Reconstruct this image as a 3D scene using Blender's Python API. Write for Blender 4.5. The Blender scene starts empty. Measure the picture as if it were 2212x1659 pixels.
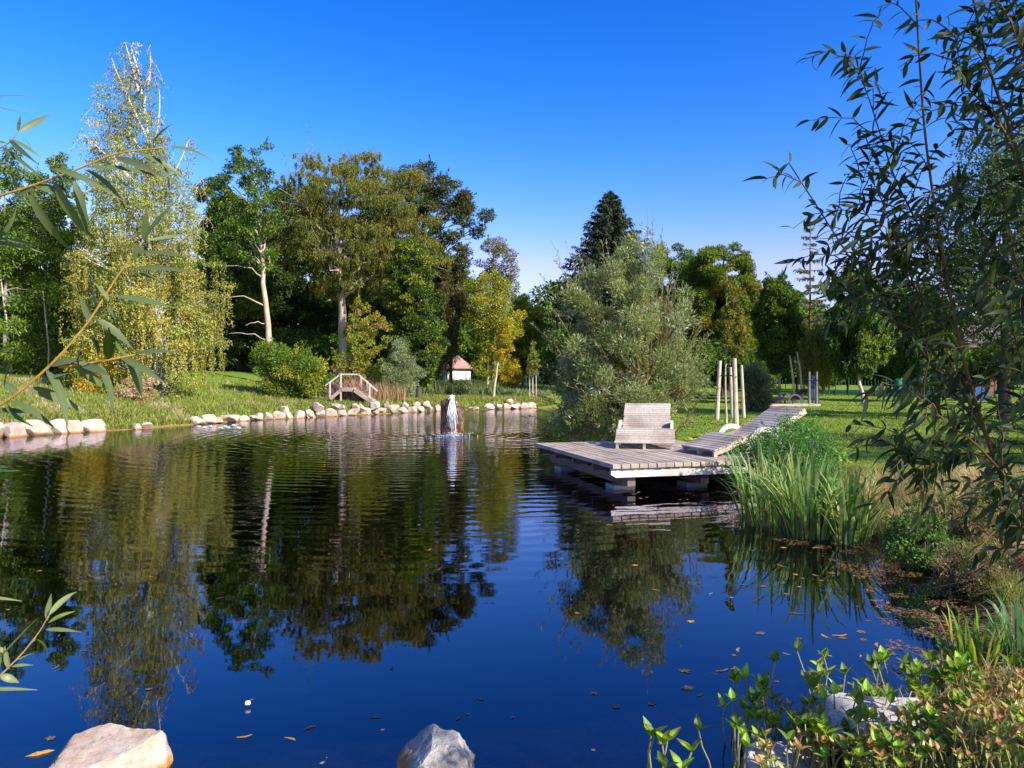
import bpy, math, random
import numpy as np
from mathutils import Vector
random.seed(7); R = np.random.default_rng(7)
S = bpy.context.scene; C = S.collection
F = 1700.0; CX = 1106.0; HY = 815.0; CZ = 2.0       # focal length and horizon in photo pixels (2212 wide), eye height over the water
def W(px, py, D): return np.array([(px-CX)/F*D, D, CZ-(py-HY)/F*D])
def sm(x): x = np.clip(x, 0, 1); return x*x*(3-2*x)
# ---------------------------------------------------------------- shore and terrain
SHORE = np.array([(-30,12),(-24,17),(-20,22),(-17,26.2),(-16.1,28.3),(-14.6,30),(-13.1,34),(-12.2,36.6),(-9.55,40),(-6.6,43.6),(-4.3,47),(-1.6,49),
 (1.3,50.7),(4,50),(5.2,44),(4.4,34),(2.8,25),(2.3,21.5),(2.5,19),(3.5,17),(4.6,15.3),(5.0,13.5),(4.5,12),(4.3,10.8),(4.5,9.6),(4.62,8.6),(4.5,7.7),(4.15,6.6),(3.75,5.75),
 (3.2,5.1),(2.4,4.55),(1.6,4.1),(0.7,3.75),(-1,3.45),(-4,3.4),(-10,4),(-20,6),(-30,8)], float)
def sdist(x, y):
    x = np.asarray(x, float); y = np.asarray(y, float)
    best = np.full(x.shape, 1e9); inside = np.zeros(x.shape, bool); n = len(SHORE)
    for i in range(n):
        a = SHORE[i]; b = SHORE[(i+1) % n]; d = b-a; L = d@d
        t = np.clip(((x-a[0])*d[0]+(y-a[1])*d[1])/L, 0, 1)
        best = np.minimum(best, np.hypot(x-a[0]-t*d[0], y-a[1]-t*d[1]))
        c = (a[1] > y) != (b[1] > y)
        with np.errstate(divide='ignore', invalid='ignore'):
            xi = a[0]+(y-a[1])*(b[0]-a[0])/(b[1]-a[1]) if b[1] != a[1] else np.full(x.shape, 1e9)
        inside ^= c & (x < xi)
    return np.where(inside, -best, best)
def wob(x, y, k=1.0): return (np.sin(x*0.9*k+1.3)*np.sin(y*0.7*k+.4)+.6*np.sin(x*2.1*k+y*1.3*k)+.4*np.sin(y*3.3*k-x*2.7*k+2))/2
def G(x, y):
    x = np.asarray(x, float); y = np.asarray(y, float)
    d = sdist(x, y); yy = np.maximum(y, 6); r = x/yy
    tr = sm((r+0.06)/0.16); tl = sm((-r-0.22)/0.12)
    far = 1.45*sm(d/48); left = 1.9*sm(d/21); right = .85*sm((yy-44)/50)
    rise = (far*(1-tl)+left*tl)*(1-tr)+right*tr
    lip = .42+.14*(1-tr)
    near = sm((14-yy)/6)
    lipw = 1.0+1.0*near*tr
    z = lip*sm((d+.12)/lipw)+rise+.05*wob(x, y)*sm(d/2)+.012*wob(x, y, 3)*sm(d/1)
    z = z-.02
    shelf = np.minimum(-d, 30)
    dep = np.where(tr > .5, 1.0, 1.0)
    zin = -.03-.17*sm(shelf/1.5)-1.4*sm((shelf-1.0)/3.0)
    w = sm((d+.35)/.5)
    return z*w+zin*(1-w)
def g1(x, y): return float(G(np.array([x]), np.array([y]))[0])
# ---------------------------------------------------------------- mesh batches
class MB:
    def __init__(s): s.v=[]; s.f=[]; s.c=[]; s.n=0
    def add(s, v, f, c=(.5,.5,.5)):
        v = np.asarray(v, float).reshape(-1,3); f = np.asarray(f, int)
        c = np.asarray(c, float)
        if c.ndim == 1: c = np.tile(c, (len(v),1))
        s.v.append(v); s.f.append(f+s.n); s.c.append(c); s.n += len(v)
    def build(s, name, mat, parent=None, off=(0,0,0), smooth=False):
        v = np.concatenate(s.v)-np.asarray(off, float); c = np.concatenate(s.c)
        me = bpy.data.meshes.new(name)
        loops = np.concatenate([f.ravel() for f in s.f]); tot = np.concatenate([np.full(len(f), f.shape[1]) for f in s.f])
        st = np.concatenate([[0], np.cumsum(tot)[:-1]])
        me.vertices.add(len(v)); me.vertices.foreach_set('co', v.astype(np.float32).ravel())
        me.loops.add(len(loops)); me.loops.foreach_set('vertex_index', loops.astype(np.int32))
        me.polygons.add(len(tot)); me.polygons.foreach_set('loop_start', st.astype(np.int32))
        me.polygons.foreach_set('use_smooth', np.full(len(tot), bool(smooth)))
        me.update(calc_edges=True)
        a = me.color_attributes.new('Col', 'FLOAT_COLOR', 'POINT')
        a.data.foreach_set('color', np.c_[c, np.ones(len(c))].astype(np.float32).ravel())
        me.materials.append(mat)
        o = bpy.data.objects.new(name, me); C.objects.link(o)
        if parent: o.parent = parent
        return o
def tag(o, label=None, cat=None, group=None, kind=None):
    if label: o['label'] = label
    if cat: o['category'] = cat
    if group: o['group'] = group
    if kind: o['kind'] = kind
    return o
def empty(name, loc, label, cat, group=None, rz=0):
    o = bpy.data.objects.new(name, None); C.objects.link(o); o.location = tuple(float(q) for q in loc); o.rotation_euler = (0,0,rz)
    return tag(o, label, cat, group)
def dup(root, loc, rz=0, sc=1.0, label=None, group=None):
    r = root.copy(); C.objects.link(r); r.location = tuple(float(q) for q in loc); r.rotation_euler = (0,0,rz); r.scale = (sc,sc,sc)
    if label: r['label'] = label
    if group: r['group'] = group
    for ch in list(root.children):
        c = ch.copy(); C.objects.link(c); c.parent = r
    return r
BOXF = np.array([(0,3,2,1),(4,5,6,7),(0,1,5,4),(1,2,6,5),(2,3,7,6),(3,0,4,7)])
def box(mb, c, s, ax=None, col=(.5,.5,.5), bev=0.0):
    c = np.asarray(c, float); h = np.asarray(s, float)/2
    k = np.array([(-1,-1,-1),(1,-1,-1),(1,1,-1),(-1,1,-1),(-1,-1,1),(1,-1,1),(1,1,1),(-1,1,1)], float)*h
    if ax is not None: k = k@np.asarray(ax, float)
    mb.add(c+k, BOXF, col)
def bar(mb, a, b, w, h, col=(.5,.5,.5), up=(0,0,1)):
    a = np.asarray(a, float); b = np.asarray(b, float); x = b-a; L = np.linalg.norm(x); x /= L
    y = np.cross(up, x); y /= np.linalg.norm(y); z = np.cross(x, y)
    box(mb, (a+b)/2, (L, w, h), (x,y,z), col)
def tube(mb, pts, rad, sides=6, col=(.5,.5,.5), cap=True):
    pts = np.asarray(pts, float); n = len(pts); rad = np.broadcast_to(np.asarray(rad, float), (n,))
    t = np.gradient(pts, axis=0); t /= np.linalg.norm(t, axis=1)[:,None]+1e-9
    ref = np.array([0,0,1.]) if abs(t[0][2]) < .9 else np.array([1.,0,0])
    if abs(t.mean(0)[2]) > .75: ref = np.array([1.,0.1,0])
    u = np.cross(t, ref); u /= np.linalg.norm(u, axis=1)[:,None]+1e-9; w = np.cross(t, u)
    a = np.linspace(0, 2*np.pi, sides, endpoint=False)
    v = pts[:,None]+rad[:,None,None]*(np.cos(a)[None,:,None]*u[:,None]+np.sin(a)[None,:,None]*w[:,None])
    i = np.arange(n-1)[:,None]*sides; j = np.arange(sides)[None]; j2 = (j+1) % sides
    f = np.stack([i+j, i+j2, i+sides+j2, i+sides+j], -1).reshape(-1,4)
    mb.add(v.reshape(-1,3), f, col)
    if cap:
        mb.add(v[-1], np.arange(sides)[None], col); mb.add(v[0], np.arange(sides)[::-1][None], col)
def unit(v): return v/(np.linalg.norm(v, axis=-1, keepdims=True)+1e-9)
def leaves(mb, P, A, L, Wd, col, up=.6, fold=.15):
    n = len(P)
    if n == 0: return
    A = unit(A); N = R.normal(size=(n,3)); N[:,2] = np.abs(N[:,2])+up
    Sd = unit(np.cross(A, N)); N = np.cross(Sd, A)
    L = np.broadcast_to(L, (n,))[:,None]; Wd = np.broadcast_to(Wd, (n,))[:,None]
    m = P+A*L*.45+N*fold*Wd
    v = np.stack([P, m+Sd*Wd/2, P+A*L-N*fold*L*.3, m-Sd*Wd/2], 1).reshape(-1,3)
    col = np.broadcast_to(col, (n,3)); c = np.repeat(col, 4, 0)
    mb.add(v, np.arange(4*n).reshape(n,4), c)
def pick(cols, n, var=.18, wts=None):
    cols = np.asarray(cols, float); i = R.choice(len(cols), n, p=wts)
    return np.clip(cols[i]*(1+R.normal(0, var, (n,1))), .003, .9)
def lerp_leaf(mb, base, dirv, nrm, L, Wd, curl, col, segs=5, fold=.22):
    """long curved lanceolate leaf with a midrib fold"""
    d = dirv/np.linalg.norm(dirv); s = np.cross(d, nrm); s /= np.linalg.norm(s)+1e-9; n = np.cross(s, d)
    t = np.linspace(0, 1, segs+1)
    th = curl*t
    ctr = base+L*(np.outer(np.sin(th)/max(abs(curl),1e-3)*np.sign(curl) if abs(curl)>1e-3 else t, d)-np.outer((1-np.cos(th))/(abs(curl)+1e-3), n))
    w = Wd/2*np.sin(np.pi*np.clip(t*.93+.05,0,1)**.8)*(1-.25*t); w[0] = Wd*.04; w[-1] = .0005
    nn = np.outer(np.cos(th), n)+np.outer(np.sin(th), d)
    l = ctr+s*w[:,None]+nn*(w*fold)[:,None]; r = ctr-s*w[:,None]+nn*(w*fold)[:,None]
    v = np.stack([l, ctr, r], 1).reshape(-1,3); f = []
    for i in range(segs):
        a = i*3; f += [(a,a+1,a+4,a+3),(a+1,a+2,a+5,a+4)]
    c3 = np.tile(np.asarray(col, float), (len(v),1)); c3[1::3] *= 1.7; c3[0::3] *= R.uniform(.8,1.15); c3 *= (1+R.normal(0,.07,(len(v),1)))
    if R.random() < .3: c3[-6:] = c3[-6:]*.4+np.array([.16,.09,.03])*.6
    mb.add(v, f, np.clip(c3,.003,.9))
# ---------------------------------------------------------------- materials
def nodes(name):
    m = bpy.data.materials.new(name); m.use_nodes = True; nt = m.node_tree; nt.nodes.clear()
    o = nt.nodes.new('ShaderNodeOutputMaterial'); return m, nt, o
def N(nt, t, **k):
    n = nt.nodes.new('ShaderNode'+t)
    for a, b in k.items():
        if a in n.inputs: n.inputs[a].default_value = b
        else: setattr(n, a, b)
    return n
def lk(nt, a, b): nt.links.new(a, b)
def math_(nt, op, a, b=None, c=None):
    n = nt.nodes.new('ShaderNodeMath'); n.operation = op
    for i, q in enumerate((a, b, c)):
        if q is None: continue
        if isinstance(q, (int, float)): n.inputs[i].default_value = q
        else: nt.links.new(q, n.inputs[i])
    return n.outputs[0]
def mixc(nt, fac, a, b, mode='MIX'):
    n = nt.nodes.new('ShaderNodeMix'); n.data_type = 'RGBA'; n.blend_type = mode
    for i, q in ((0,fac),(6,a),(7,b)):
        if isinstance(q, (int, float)): n.inputs[i].default_value = q
        elif isinstance(q, tuple): n.inputs[i].default_value = (*q, 1)
        else: nt.links.new(q, n.inputs[i])
    return n.outputs[2]
def ramp(nt, fac, stops):
    n = nt.nodes.new('ShaderNodeValToRGB'); el = n.color_ramp.elements
    while len(el) < len(stops): el.new(.5)
    for e, (p, c) in zip(el, stops): e.position = p; e.color = (*c, 1) if len(c) == 3 else c
    nt.links.new(fac, n.inputs[0]); return n.outputs[0]
def leafmat(name, trans=.35, rough=.5, spec=.25, under=None):
    m, nt, o = nodes(name); a = N(nt, 'Attribute', attribute_name='Col'); col = a.outputs['Color']
    if under:
        g = N(nt, 'NewGeometry'); col = mixc(nt, g.outputs['Backfacing'], col, mixc(nt, .65, col, under))
    p = N(nt, 'BsdfPrincipled', Roughness=rough); p.inputs['Specular IOR Level'].default_value = spec; lk(nt, col, p.inputs['Base Color'])
    t = N(nt, 'BsdfTranslucent'); h = N(nt, 'HueSaturation', Saturation=1.15, Value=1.25); lk(nt, col, h.inputs['Color']); lk(nt, h.outputs[0], t.inputs['Color'])
    x = N(nt, 'MixShader', Fac=trans); lk(nt, p.outputs[0], x.inputs[1]); lk(nt, t.outputs[0], x.inputs[2]); lk(nt, x.outputs[0], o.inputs[0]); return m
def attrmat(name, rough=.8, spec=.2, scale=(8,8,8), amt=.5, bump=.3, det=6, dark=(.35,.3,.25), stain=0):
    m, nt, o = nodes(name); a = N(nt, 'Attribute', attribute_name='Col'); tc = N(nt, 'TexCoord'); mp = N(nt, 'Mapping'); mp.inputs['Scale'].default_value = scale
    lk(nt, tc.outputs['Object'], mp.inputs[0]); n = N(nt, 'TexNoise', Scale=1.0, Detail=det, Roughness=.65); lk(nt, mp.outputs[0], n.inputs['Vector'])
    r = ramp(nt, n.outputs[0], [(.3,(0,0,0)),(.7,(1,1,1))]); dk = mixc(nt, 1.0, a.outputs['Color'], dark, 'MULTIPLY')
    f = math_(nt, 'MULTIPLY_ADD', r, -amt, amt); col = mixc(nt, f, a.outputs['Color'], dk)
    if stain:
        n2 = N(nt, 'TexNoise', Scale=stain, Detail=3); lk(nt, tc.outputs['Object'], n2.inputs['Vector'])
        col = mixc(nt, ramp(nt, n2.outputs[0], [(.5,(0,0,0)),(.68,(.6,.6,.6))]), col, dk)
    p = N(nt, 'BsdfPrincipled', Roughness=rough); p.inputs['Specular IOR Level'].default_value = spec; lk(nt, col, p.inputs['Base Color'])
    b = N(nt, 'Bump', Strength=bump, Distance=.02); lk(nt, n.outputs[0], b.inputs['Height']); lk(nt, b.outputs[0], p.inputs['Normal'])
    lk(nt, p.outputs[0], o.inputs[0]); return m
M = {}
M['leaf'] = leafmat('leaf', .32, .5, .3)
M['leafgloss'] = leafmat('leaf_waxy', .28, .42, .25, under=(.13,.155,.075))
M['leafshade'] = leafmat('leaf_shaded_willow', .2, .5, .16, under=(.05,.07,.03))  # willow leaf with shade put into a darker underside and weaker gloss
M['leafbog'] = leafmat('leaf_fleshy', .35, .4, .3)
M['leafsilver'] = leafmat('leaf_silver', .3, .5, .3, under=(.30,.34,.18))
M['grass'] = leafmat('grass_blade', .35, .55, .25)
M['needle'] = leafmat('needles', .08, .6, .2)
M['bark'] = attrmat('bark', .9, .1, (6,6,2), .6, .6)
M['wood'] = attrmat('grey_wood', .75, .2, (2.5,26,26), .55, .35, 7, (.42,.36,.31), 1.6)
M['wooddeck'] = attrmat('deck_wood', .75, .2, (26,2.5,26), .6, .35, 7, (.38,.31,.26), 1.8)
M['post'] = attrmat('pole_wood', .8, .2, (22,22,2), .5, .3, 6, (.45,.38,.32), 3)
M['plain'] = attrmat('painted', .55, .3, (5,5,5), .25, .1)
M['roof'] = attrmat('roof_tiles', .8, .2, (1.5,9,9), .6, .5)
def birchmat():
    m, nt, o = nodes('birch_bark'); tc = N(nt, 'TexCoord'); mp = N(nt, 'Mapping'); mp.inputs['Scale'].default_value = (1.2,1.2,5)
    lk(nt, tc.outputs['Object'], mp.inputs[0]); n = N(nt, 'TexNoise', Scale=1.3, Detail=5, Roughness=.7); lk(nt, mp.outputs[0], n.inputs['Vector'])
    z = N(nt, 'SeparateXYZ'); lk(nt, tc.outputs['Object'], z.inputs[0])
    low = math_(nt, 'MULTIPLY_ADD', z.outputs[2], -.09, .17); low = math_(nt, 'MAXIMUM', low, 0)
    f = math_(nt, 'ADD', n.outputs[0], low)
    c = ramp(nt, f, [(.50,(.62,.58,.55)),(.58,(.35,.31,.28)),(.63,(.035,.03,.028))])
    p = N(nt, 'BsdfPrincipled', Roughness=.75); lk(nt, c, p.inputs['Base Color']); lk(nt, p.outputs[0], o.inputs[0]); return m
M['birch'] = birchmat()
def rockmat(name, a, b, dk, moss, sc=3.0, wet=True):
    m, nt, o = nodes(name); tc = N(nt, 'TexCoord'); g = N(nt, 'NewGeometry'); at = N(nt, 'Attribute', attribute_name='Col')
    n = N(nt, 'TexNoise', Scale=sc, Detail=8, Roughness=.62); lk(nt, tc.outputs['Object'], n.inputs['Vector'])
    n2 = N(nt, 'TexNoise', Scale=sc*6, Detail=8, Roughness=.75); lk(nt, tc.outputs['Object'], n2.inputs['Vector'])
    c = mixc(nt, ramp(nt, n.outputs[0], [(.4,(0,0,0)),(.6,(1,1,1))]), a, b)
    c = mixc(nt, ramp(nt, n2.outputs[0], [(.52,(0,0,0)),(.68,(.75,.75,.75))]), c, dk)
    c = mixc(nt, 1.0, c, at.outputs['Color'], 'MULTIPLY')
    z = N(nt, 'SeparateXYZ'); lk(nt, g.outputs['Position'], z.inputs[0])
    zz = math_(nt, 'MULTIPLY_ADD', n.outputs[0], .16, z.outputs[2])
    wetf = ramp(nt, zz, [(.11,(1,1,1)),(.155,(0,0,0))])
    if wet: c = mixc(nt, wetf, c, moss)
    p = N(nt, 'BsdfPrincipled', Roughness=.8); p.inputs['Specular IOR Level'].default_value = .3
    lk(nt, c, p.inputs['Base Color']); b = N(nt, 'Bump', Strength=.9, Distance=.03); h = math_(nt, 'MULTIPLY_ADD', n2.outputs[0], .5, n.outputs[0]); lk(nt, h, b.inputs['Height']); lk(nt, b.outputs[0], p.inputs['Normal'])
    lk(nt, p.outputs[0], o.inputs[0]); return m
M['rock'] = rockmat('pale_granite', (.50,.43,.36), (.40,.32,.26), (.22,.17,.13), (.33,.19,.07), 2.2)
M['rocknear'] = rockmat('lichen_granite', (.40,.37,.35), (.24,.22,.21), (.07,.06,.06), (.30,.15,.04), 4.5)
M['rocktan'] = rockmat('tan_granite', (.42,.29,.20), (.46,.40,.35), (.24,.16,.11), (.30,.17,.04), 3.2)
M['stonewet'] = rockmat('wet_stone', (.05,.04,.03), (.16,.07,.02), (.012,.01,.009), (.02,.018,.012), 5.0, False)
M['stonewet'].node_tree.nodes['Principled BSDF'].inputs['Roughness'].default_value = .25
def groundmat():
    m, nt, o = nodes('ground_soil_grass'); g = N(nt, 'NewGeometry'); z = N(nt, 'SeparateXYZ'); lk(nt, g.outputs['Position'], z.inputs[0])
    def nz(s, d=6, r=.6):
        n = N(nt, 'TexNoise', Scale=s, Detail=d, Roughness=r); lk(nt, g.outputs['Position'], n.inputs['Vector']); return n.outputs[0]
    a = nz(.35); b = nz(6.0, 8, .75); c2 = nz(1.7)
    col = mixc(nt, ramp(nt, a, [(.35,(0,0,0)),(.65,(1,1,1))]), (.15,.23,.025), (.20,.26,.04))
    col = mixc(nt, ramp(nt, b, [(.35,(0,0,0)),(.7,(1,1,1))]), col, (.10,.16,.018))
    col = mixc(nt, ramp(nt, c2, [(.56,(0,0,0)),(.72,(.6,.6,.6))]), col, (.22,.19,.07))
    at = N(nt, 'Attribute', attribute_name='Col'); sp = N(nt, 'SeparateColor'); lk(nt, at.outputs['Color'], sp.inputs[0])
    col = mixc(nt, sp.outputs[0], col, mixc(nt, b, (.05,.04,.025), (.12,.10,.05)))
    mud = mixc(nt, ramp(nt, b, [(.4,(0,0,0)),(.65,(1,1,1))]), (.15,.08,.032), (.40,.22,.10))
    deep = mixc(nt, ramp(nt, c2, [(.4,(0,0,0)),(.6,(1,1,1))]), (.03,.024,.012), (.06,.045,.02))
    mud = mixc(nt, ramp(nt, math_(nt, 'MULTIPLY', z.outputs[2], -1.0), [(.22,(0,0,0)),(.5,(1,1,1))]), mud, deep)
    col = mixc(nt, ramp(nt, math_(nt, 'MULTIPLY_ADD', b, .12, z.outputs[2]), [(.07,(1,1,1)),(.13,(0,0,0))]), col, mud)
    p = N(nt, 'BsdfPrincipled', Roughness=.95); p.inputs['Specular IOR Level'].default_value = .1; lk(nt, col, p.inputs['Base Color'])
    bp = N(nt, 'Bump', Strength=.6, Distance=.06); lk(nt, b, bp.inputs['Height']); lk(nt, bp.outputs[0], p.inputs['Normal']); lk(nt, p.outputs[0], o.inputs[0]); return m
M['ground'] = groundmat()
FX, FY = W(979, 0, 27.2)[0], 27.2
def watermat():
    m, nt, o = nodes('pond_water'); g = N(nt, 'NewGeometry'); s = N(nt, 'SeparateXYZ'); lk(nt, g.outputs['Position'], s.inputs[0])
    dx = math_(nt, 'SUBTRACT', s.outputs[0], FX); dy = math_(nt, 'SUBTRACT', s.outputs[1], FY)
    r = math_(nt, 'SQRT', math_(nt, 'ADD', math_(nt, 'MULTIPLY', dx, dx), math_(nt, 'MULTIPLY', dy, dy)))
    def nz(sc, det, vec=(1,1,1)):
        mp = N(nt, 'Mapping'); mp.inputs['Scale'].default_value = vec; lk(nt, g.outputs['Position'], mp.inputs[0])
        n = N(nt, 'TexNoise', Scale=sc, Detail=det, Roughness=.5); lk(nt, mp.outputs[0], n.inputs['Vector']); return n.outputs[0]
    w0 = nz(.5, 2); w1 = nz(1.4, 3); fine = nz(5.0, 2, (.6,1.3,1)); mod = nz(.22, 2)
    rr = math_(nt, 'MULTIPLY_ADD', w1, .5, r)
    ring = math_(nt, 'SINE', math_(nt, 'MULTIPLY', rr, 2*math.pi/.42))
    fall = math_(nt, 'DIVIDE', .045, math_(nt, 'MULTIPLY_ADD', r, .35, .5))
    edge = ramp(nt, math_(nt, 'MULTIPLY', r, .04), [(.0,(1,1,1)),(.60,(.8,.8,.8)),(.84,(0,0,0))])
    h = math_(nt, 'MULTIPLY', math_(nt, 'MULTIPLY', ring, fall), edge)
    rr2 = math_(nt, 'MULTIPLY_ADD', w0, 1.2, r)
    ring2 = math_(nt, 'SINE', math_(nt, 'MULTIPLY', rr2, 2*math.pi/.95))
    h = math_(nt, 'ADD', h, math_(nt, 'MULTIPLY', math_(nt, 'MULTIPLY', ring2, math_(nt, 'MULTIPLY', fall, .5)), edge))
    far = ramp(nt, math_(nt, 'MULTIPLY', s.outputs[1], .02), [(.16,(.05,.05,.05)),(.36,(.4,.4,.4)),(.7,(1,1,1))])
    h = math_(nt, 'ADD', h, math_(nt, 'MULTIPLY', math_(nt, 'MULTIPLY', fine, far), .03))
    h = math_(nt, 'ADD', h, math_(nt, 'MULTIPLY', w1, .008))
    b = N(nt, 'Bump', Strength=1.0, Distance=.15); lk(nt, h, b.inputs['Height'])
    fr = N(nt, 'Fresnel', IOR=1.78); lk(nt, b.outputs[0], fr.inputs['Normal'])
    gl = N(nt, 'BsdfGlossy', Roughness=.015); gl.inputs['Color'].default_value = (.86,.84,1,1); lk(nt, b.outputs[0], gl.inputs['Normal'])
    tr = N(nt, 'BsdfTransparent'); tr.inputs['Color'].default_value = (.93,.93,.93,1)
    x = N(nt, 'MixShader'); lk(nt, fr.outputs[0], x.inputs[0]); lk(nt, tr.outputs[0], x.inputs[1]); lk(nt, gl.outputs[0], x.inputs[2]); lk(nt, x.outputs[0], o.inputs[0])
    va = N(nt, 'VolumeAbsorption', Density=1.25); va.inputs['Color'].default_value = (.50,.36,.20,1); lk(nt, va.outputs[0], o.inputs['Volume']); return m
M['water'] = watermat()
# ---------------------------------------------------------------- camera, light
cam = bpy.data.cameras.new('camera'); co = bpy.data.objects.new('camera', cam); C.objects.link(co); S.camera = co
co.location = (0,0,CZ); co.rotation_euler = (math.pi/2,0,0); cam.sensor_width = 36; cam.lens = F/2212*36; cam.shift_y = -(829.5-HY)/2212; cam.clip_end = 2000; cam.clip_start = .05
SD = Vector((.80,-.60,0)).normalized(); EL = math.radians(33)
sd = Vector((SD.x*math.cos(EL), SD.y*math.cos(EL), math.sin(EL)))
sl = bpy.data.lights.new('sun', 'SUN'); sl.energy = 5.0; sl.angle = math.radians(.5); sl.color = (1,.93,.82)
so = bpy.data.objects.new('sun', sl); C.objects.link(so); so.rotation_euler = sd.to_track_quat('Z','Y').to_euler(); so.location = (20,-20,30)
w = bpy.data.worlds.new('World'); S.world = w; w.use_nodes = True; nt = w.node_tree; nt.nodes.clear()
wo = N(nt, 'OutputWorld'); bg = N(nt, 'Background', Strength=.11); sk = N(nt, 'TexSky', sky_type='NISHITA', sun_disc=False, sun_elevation=EL, sun_rotation=math.atan2(SD.x, SD.y), air_density=1.0, dust_density=2.0, ozone_density=4.0)
gm = N(nt, 'Gamma', Gamma=1.35); hs = N(nt, 'HueSaturation', Saturation=1.18, Value=.8); lk(nt, sk.outputs[0], gm.inputs[0]); lk(nt, gm.outputs[0], hs.inputs['Color'])
sx_ = N(nt, 'SeparateColor'); cb_ = N(nt, 'CombineColor'); lk(nt, hs.outputs[0], sx_.inputs[0])
ch_ = [math_(nt, 'MINIMUM', math_(nt, 'MULTIPLY', math_(nt, 'POWER', math_(nt, 'MULTIPLY', sx_.outputs[q_], .198), gk), ga/.198), gm_/.198) for q_, (ga, gk, gm_) in enumerate([(6.0,1.95,1.2),(1.06,1.30,1.3),(1.08,1.0,1.6)])]
ch_[0] = math_(nt, 'MINIMUM', ch_[0], math_(nt, 'MULTIPLY', ch_[1], .80))
for q_ in range(3): lk(nt, ch_[q_], cb_.inputs[q_])
lk(nt, cb_.outputs[0], bg.inputs[0]); lk(nt, bg.outputs[0], wo.inputs[0])
S.view_settings.view_transform = 'Standard'; S.view_settings.look = 'None'; S.view_settings.exposure = 1.0; S.view_settings.gamma = 1
S.cycles.max_bounces = 6; S.cycles.transparent_max_bounces = 8; S.cycles.volume_bounces = 0; S.cycles.glossy_bounces = 3; S.cycles.diffuse_bounces = 2; S.cycles.transmission_bounces = 2
# ---------------------------------------------------------------- ground and water
def axis(segs):
    out = []
    for a, b, st in segs: out += list(np.arange(a, b, st))
    return np.array(out+[segs[-1][1]])
xs = axis([(-400,-60,20),(-60,-26,1.5),(-26,-5,.35),(-5,8,.16),(8,20,.5),(20,60,2),(60,400,20)])
ys = axis([(-40,0,3),(0,16,.16),(16,56,.4),(56,110,1.5),(110,400,20)])
gx, gy = np.meshgrid(xs, ys); gz = G(gx, gy)
nx, ny = len(xs), len(ys); i = np.arange(ny-1)[:,None]*nx+np.arange(nx-1)[None]
mb = MB(); v = np.stack([gx,gy,gz],-1).reshape(-1,3)
shade = np.zeros(len(v))
wd = sm((v[:,1]-54)/5)*sm((-v[:,0]+0)/3)*sm((v[:,0]/np.maximum(v[:,1],1)+.40)/.03)   # bare woodland floor
mb.add(v, np.stack([i,i+1,i+nx+1,i+nx],-1).reshape(-1,4), np.c_[wd,wd,wd])
tag(mb.build('ground', M['ground'], smooth=True), 'grassy ground, banks and pond bed around the pond', kind='structure')
mb = MB(); box(mb, (-12,28.4,-1.5), (56,55.2,3.0)); tag(mb.build('water', M['water']), 'dark reflecting pond water', kind='structure')
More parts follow.
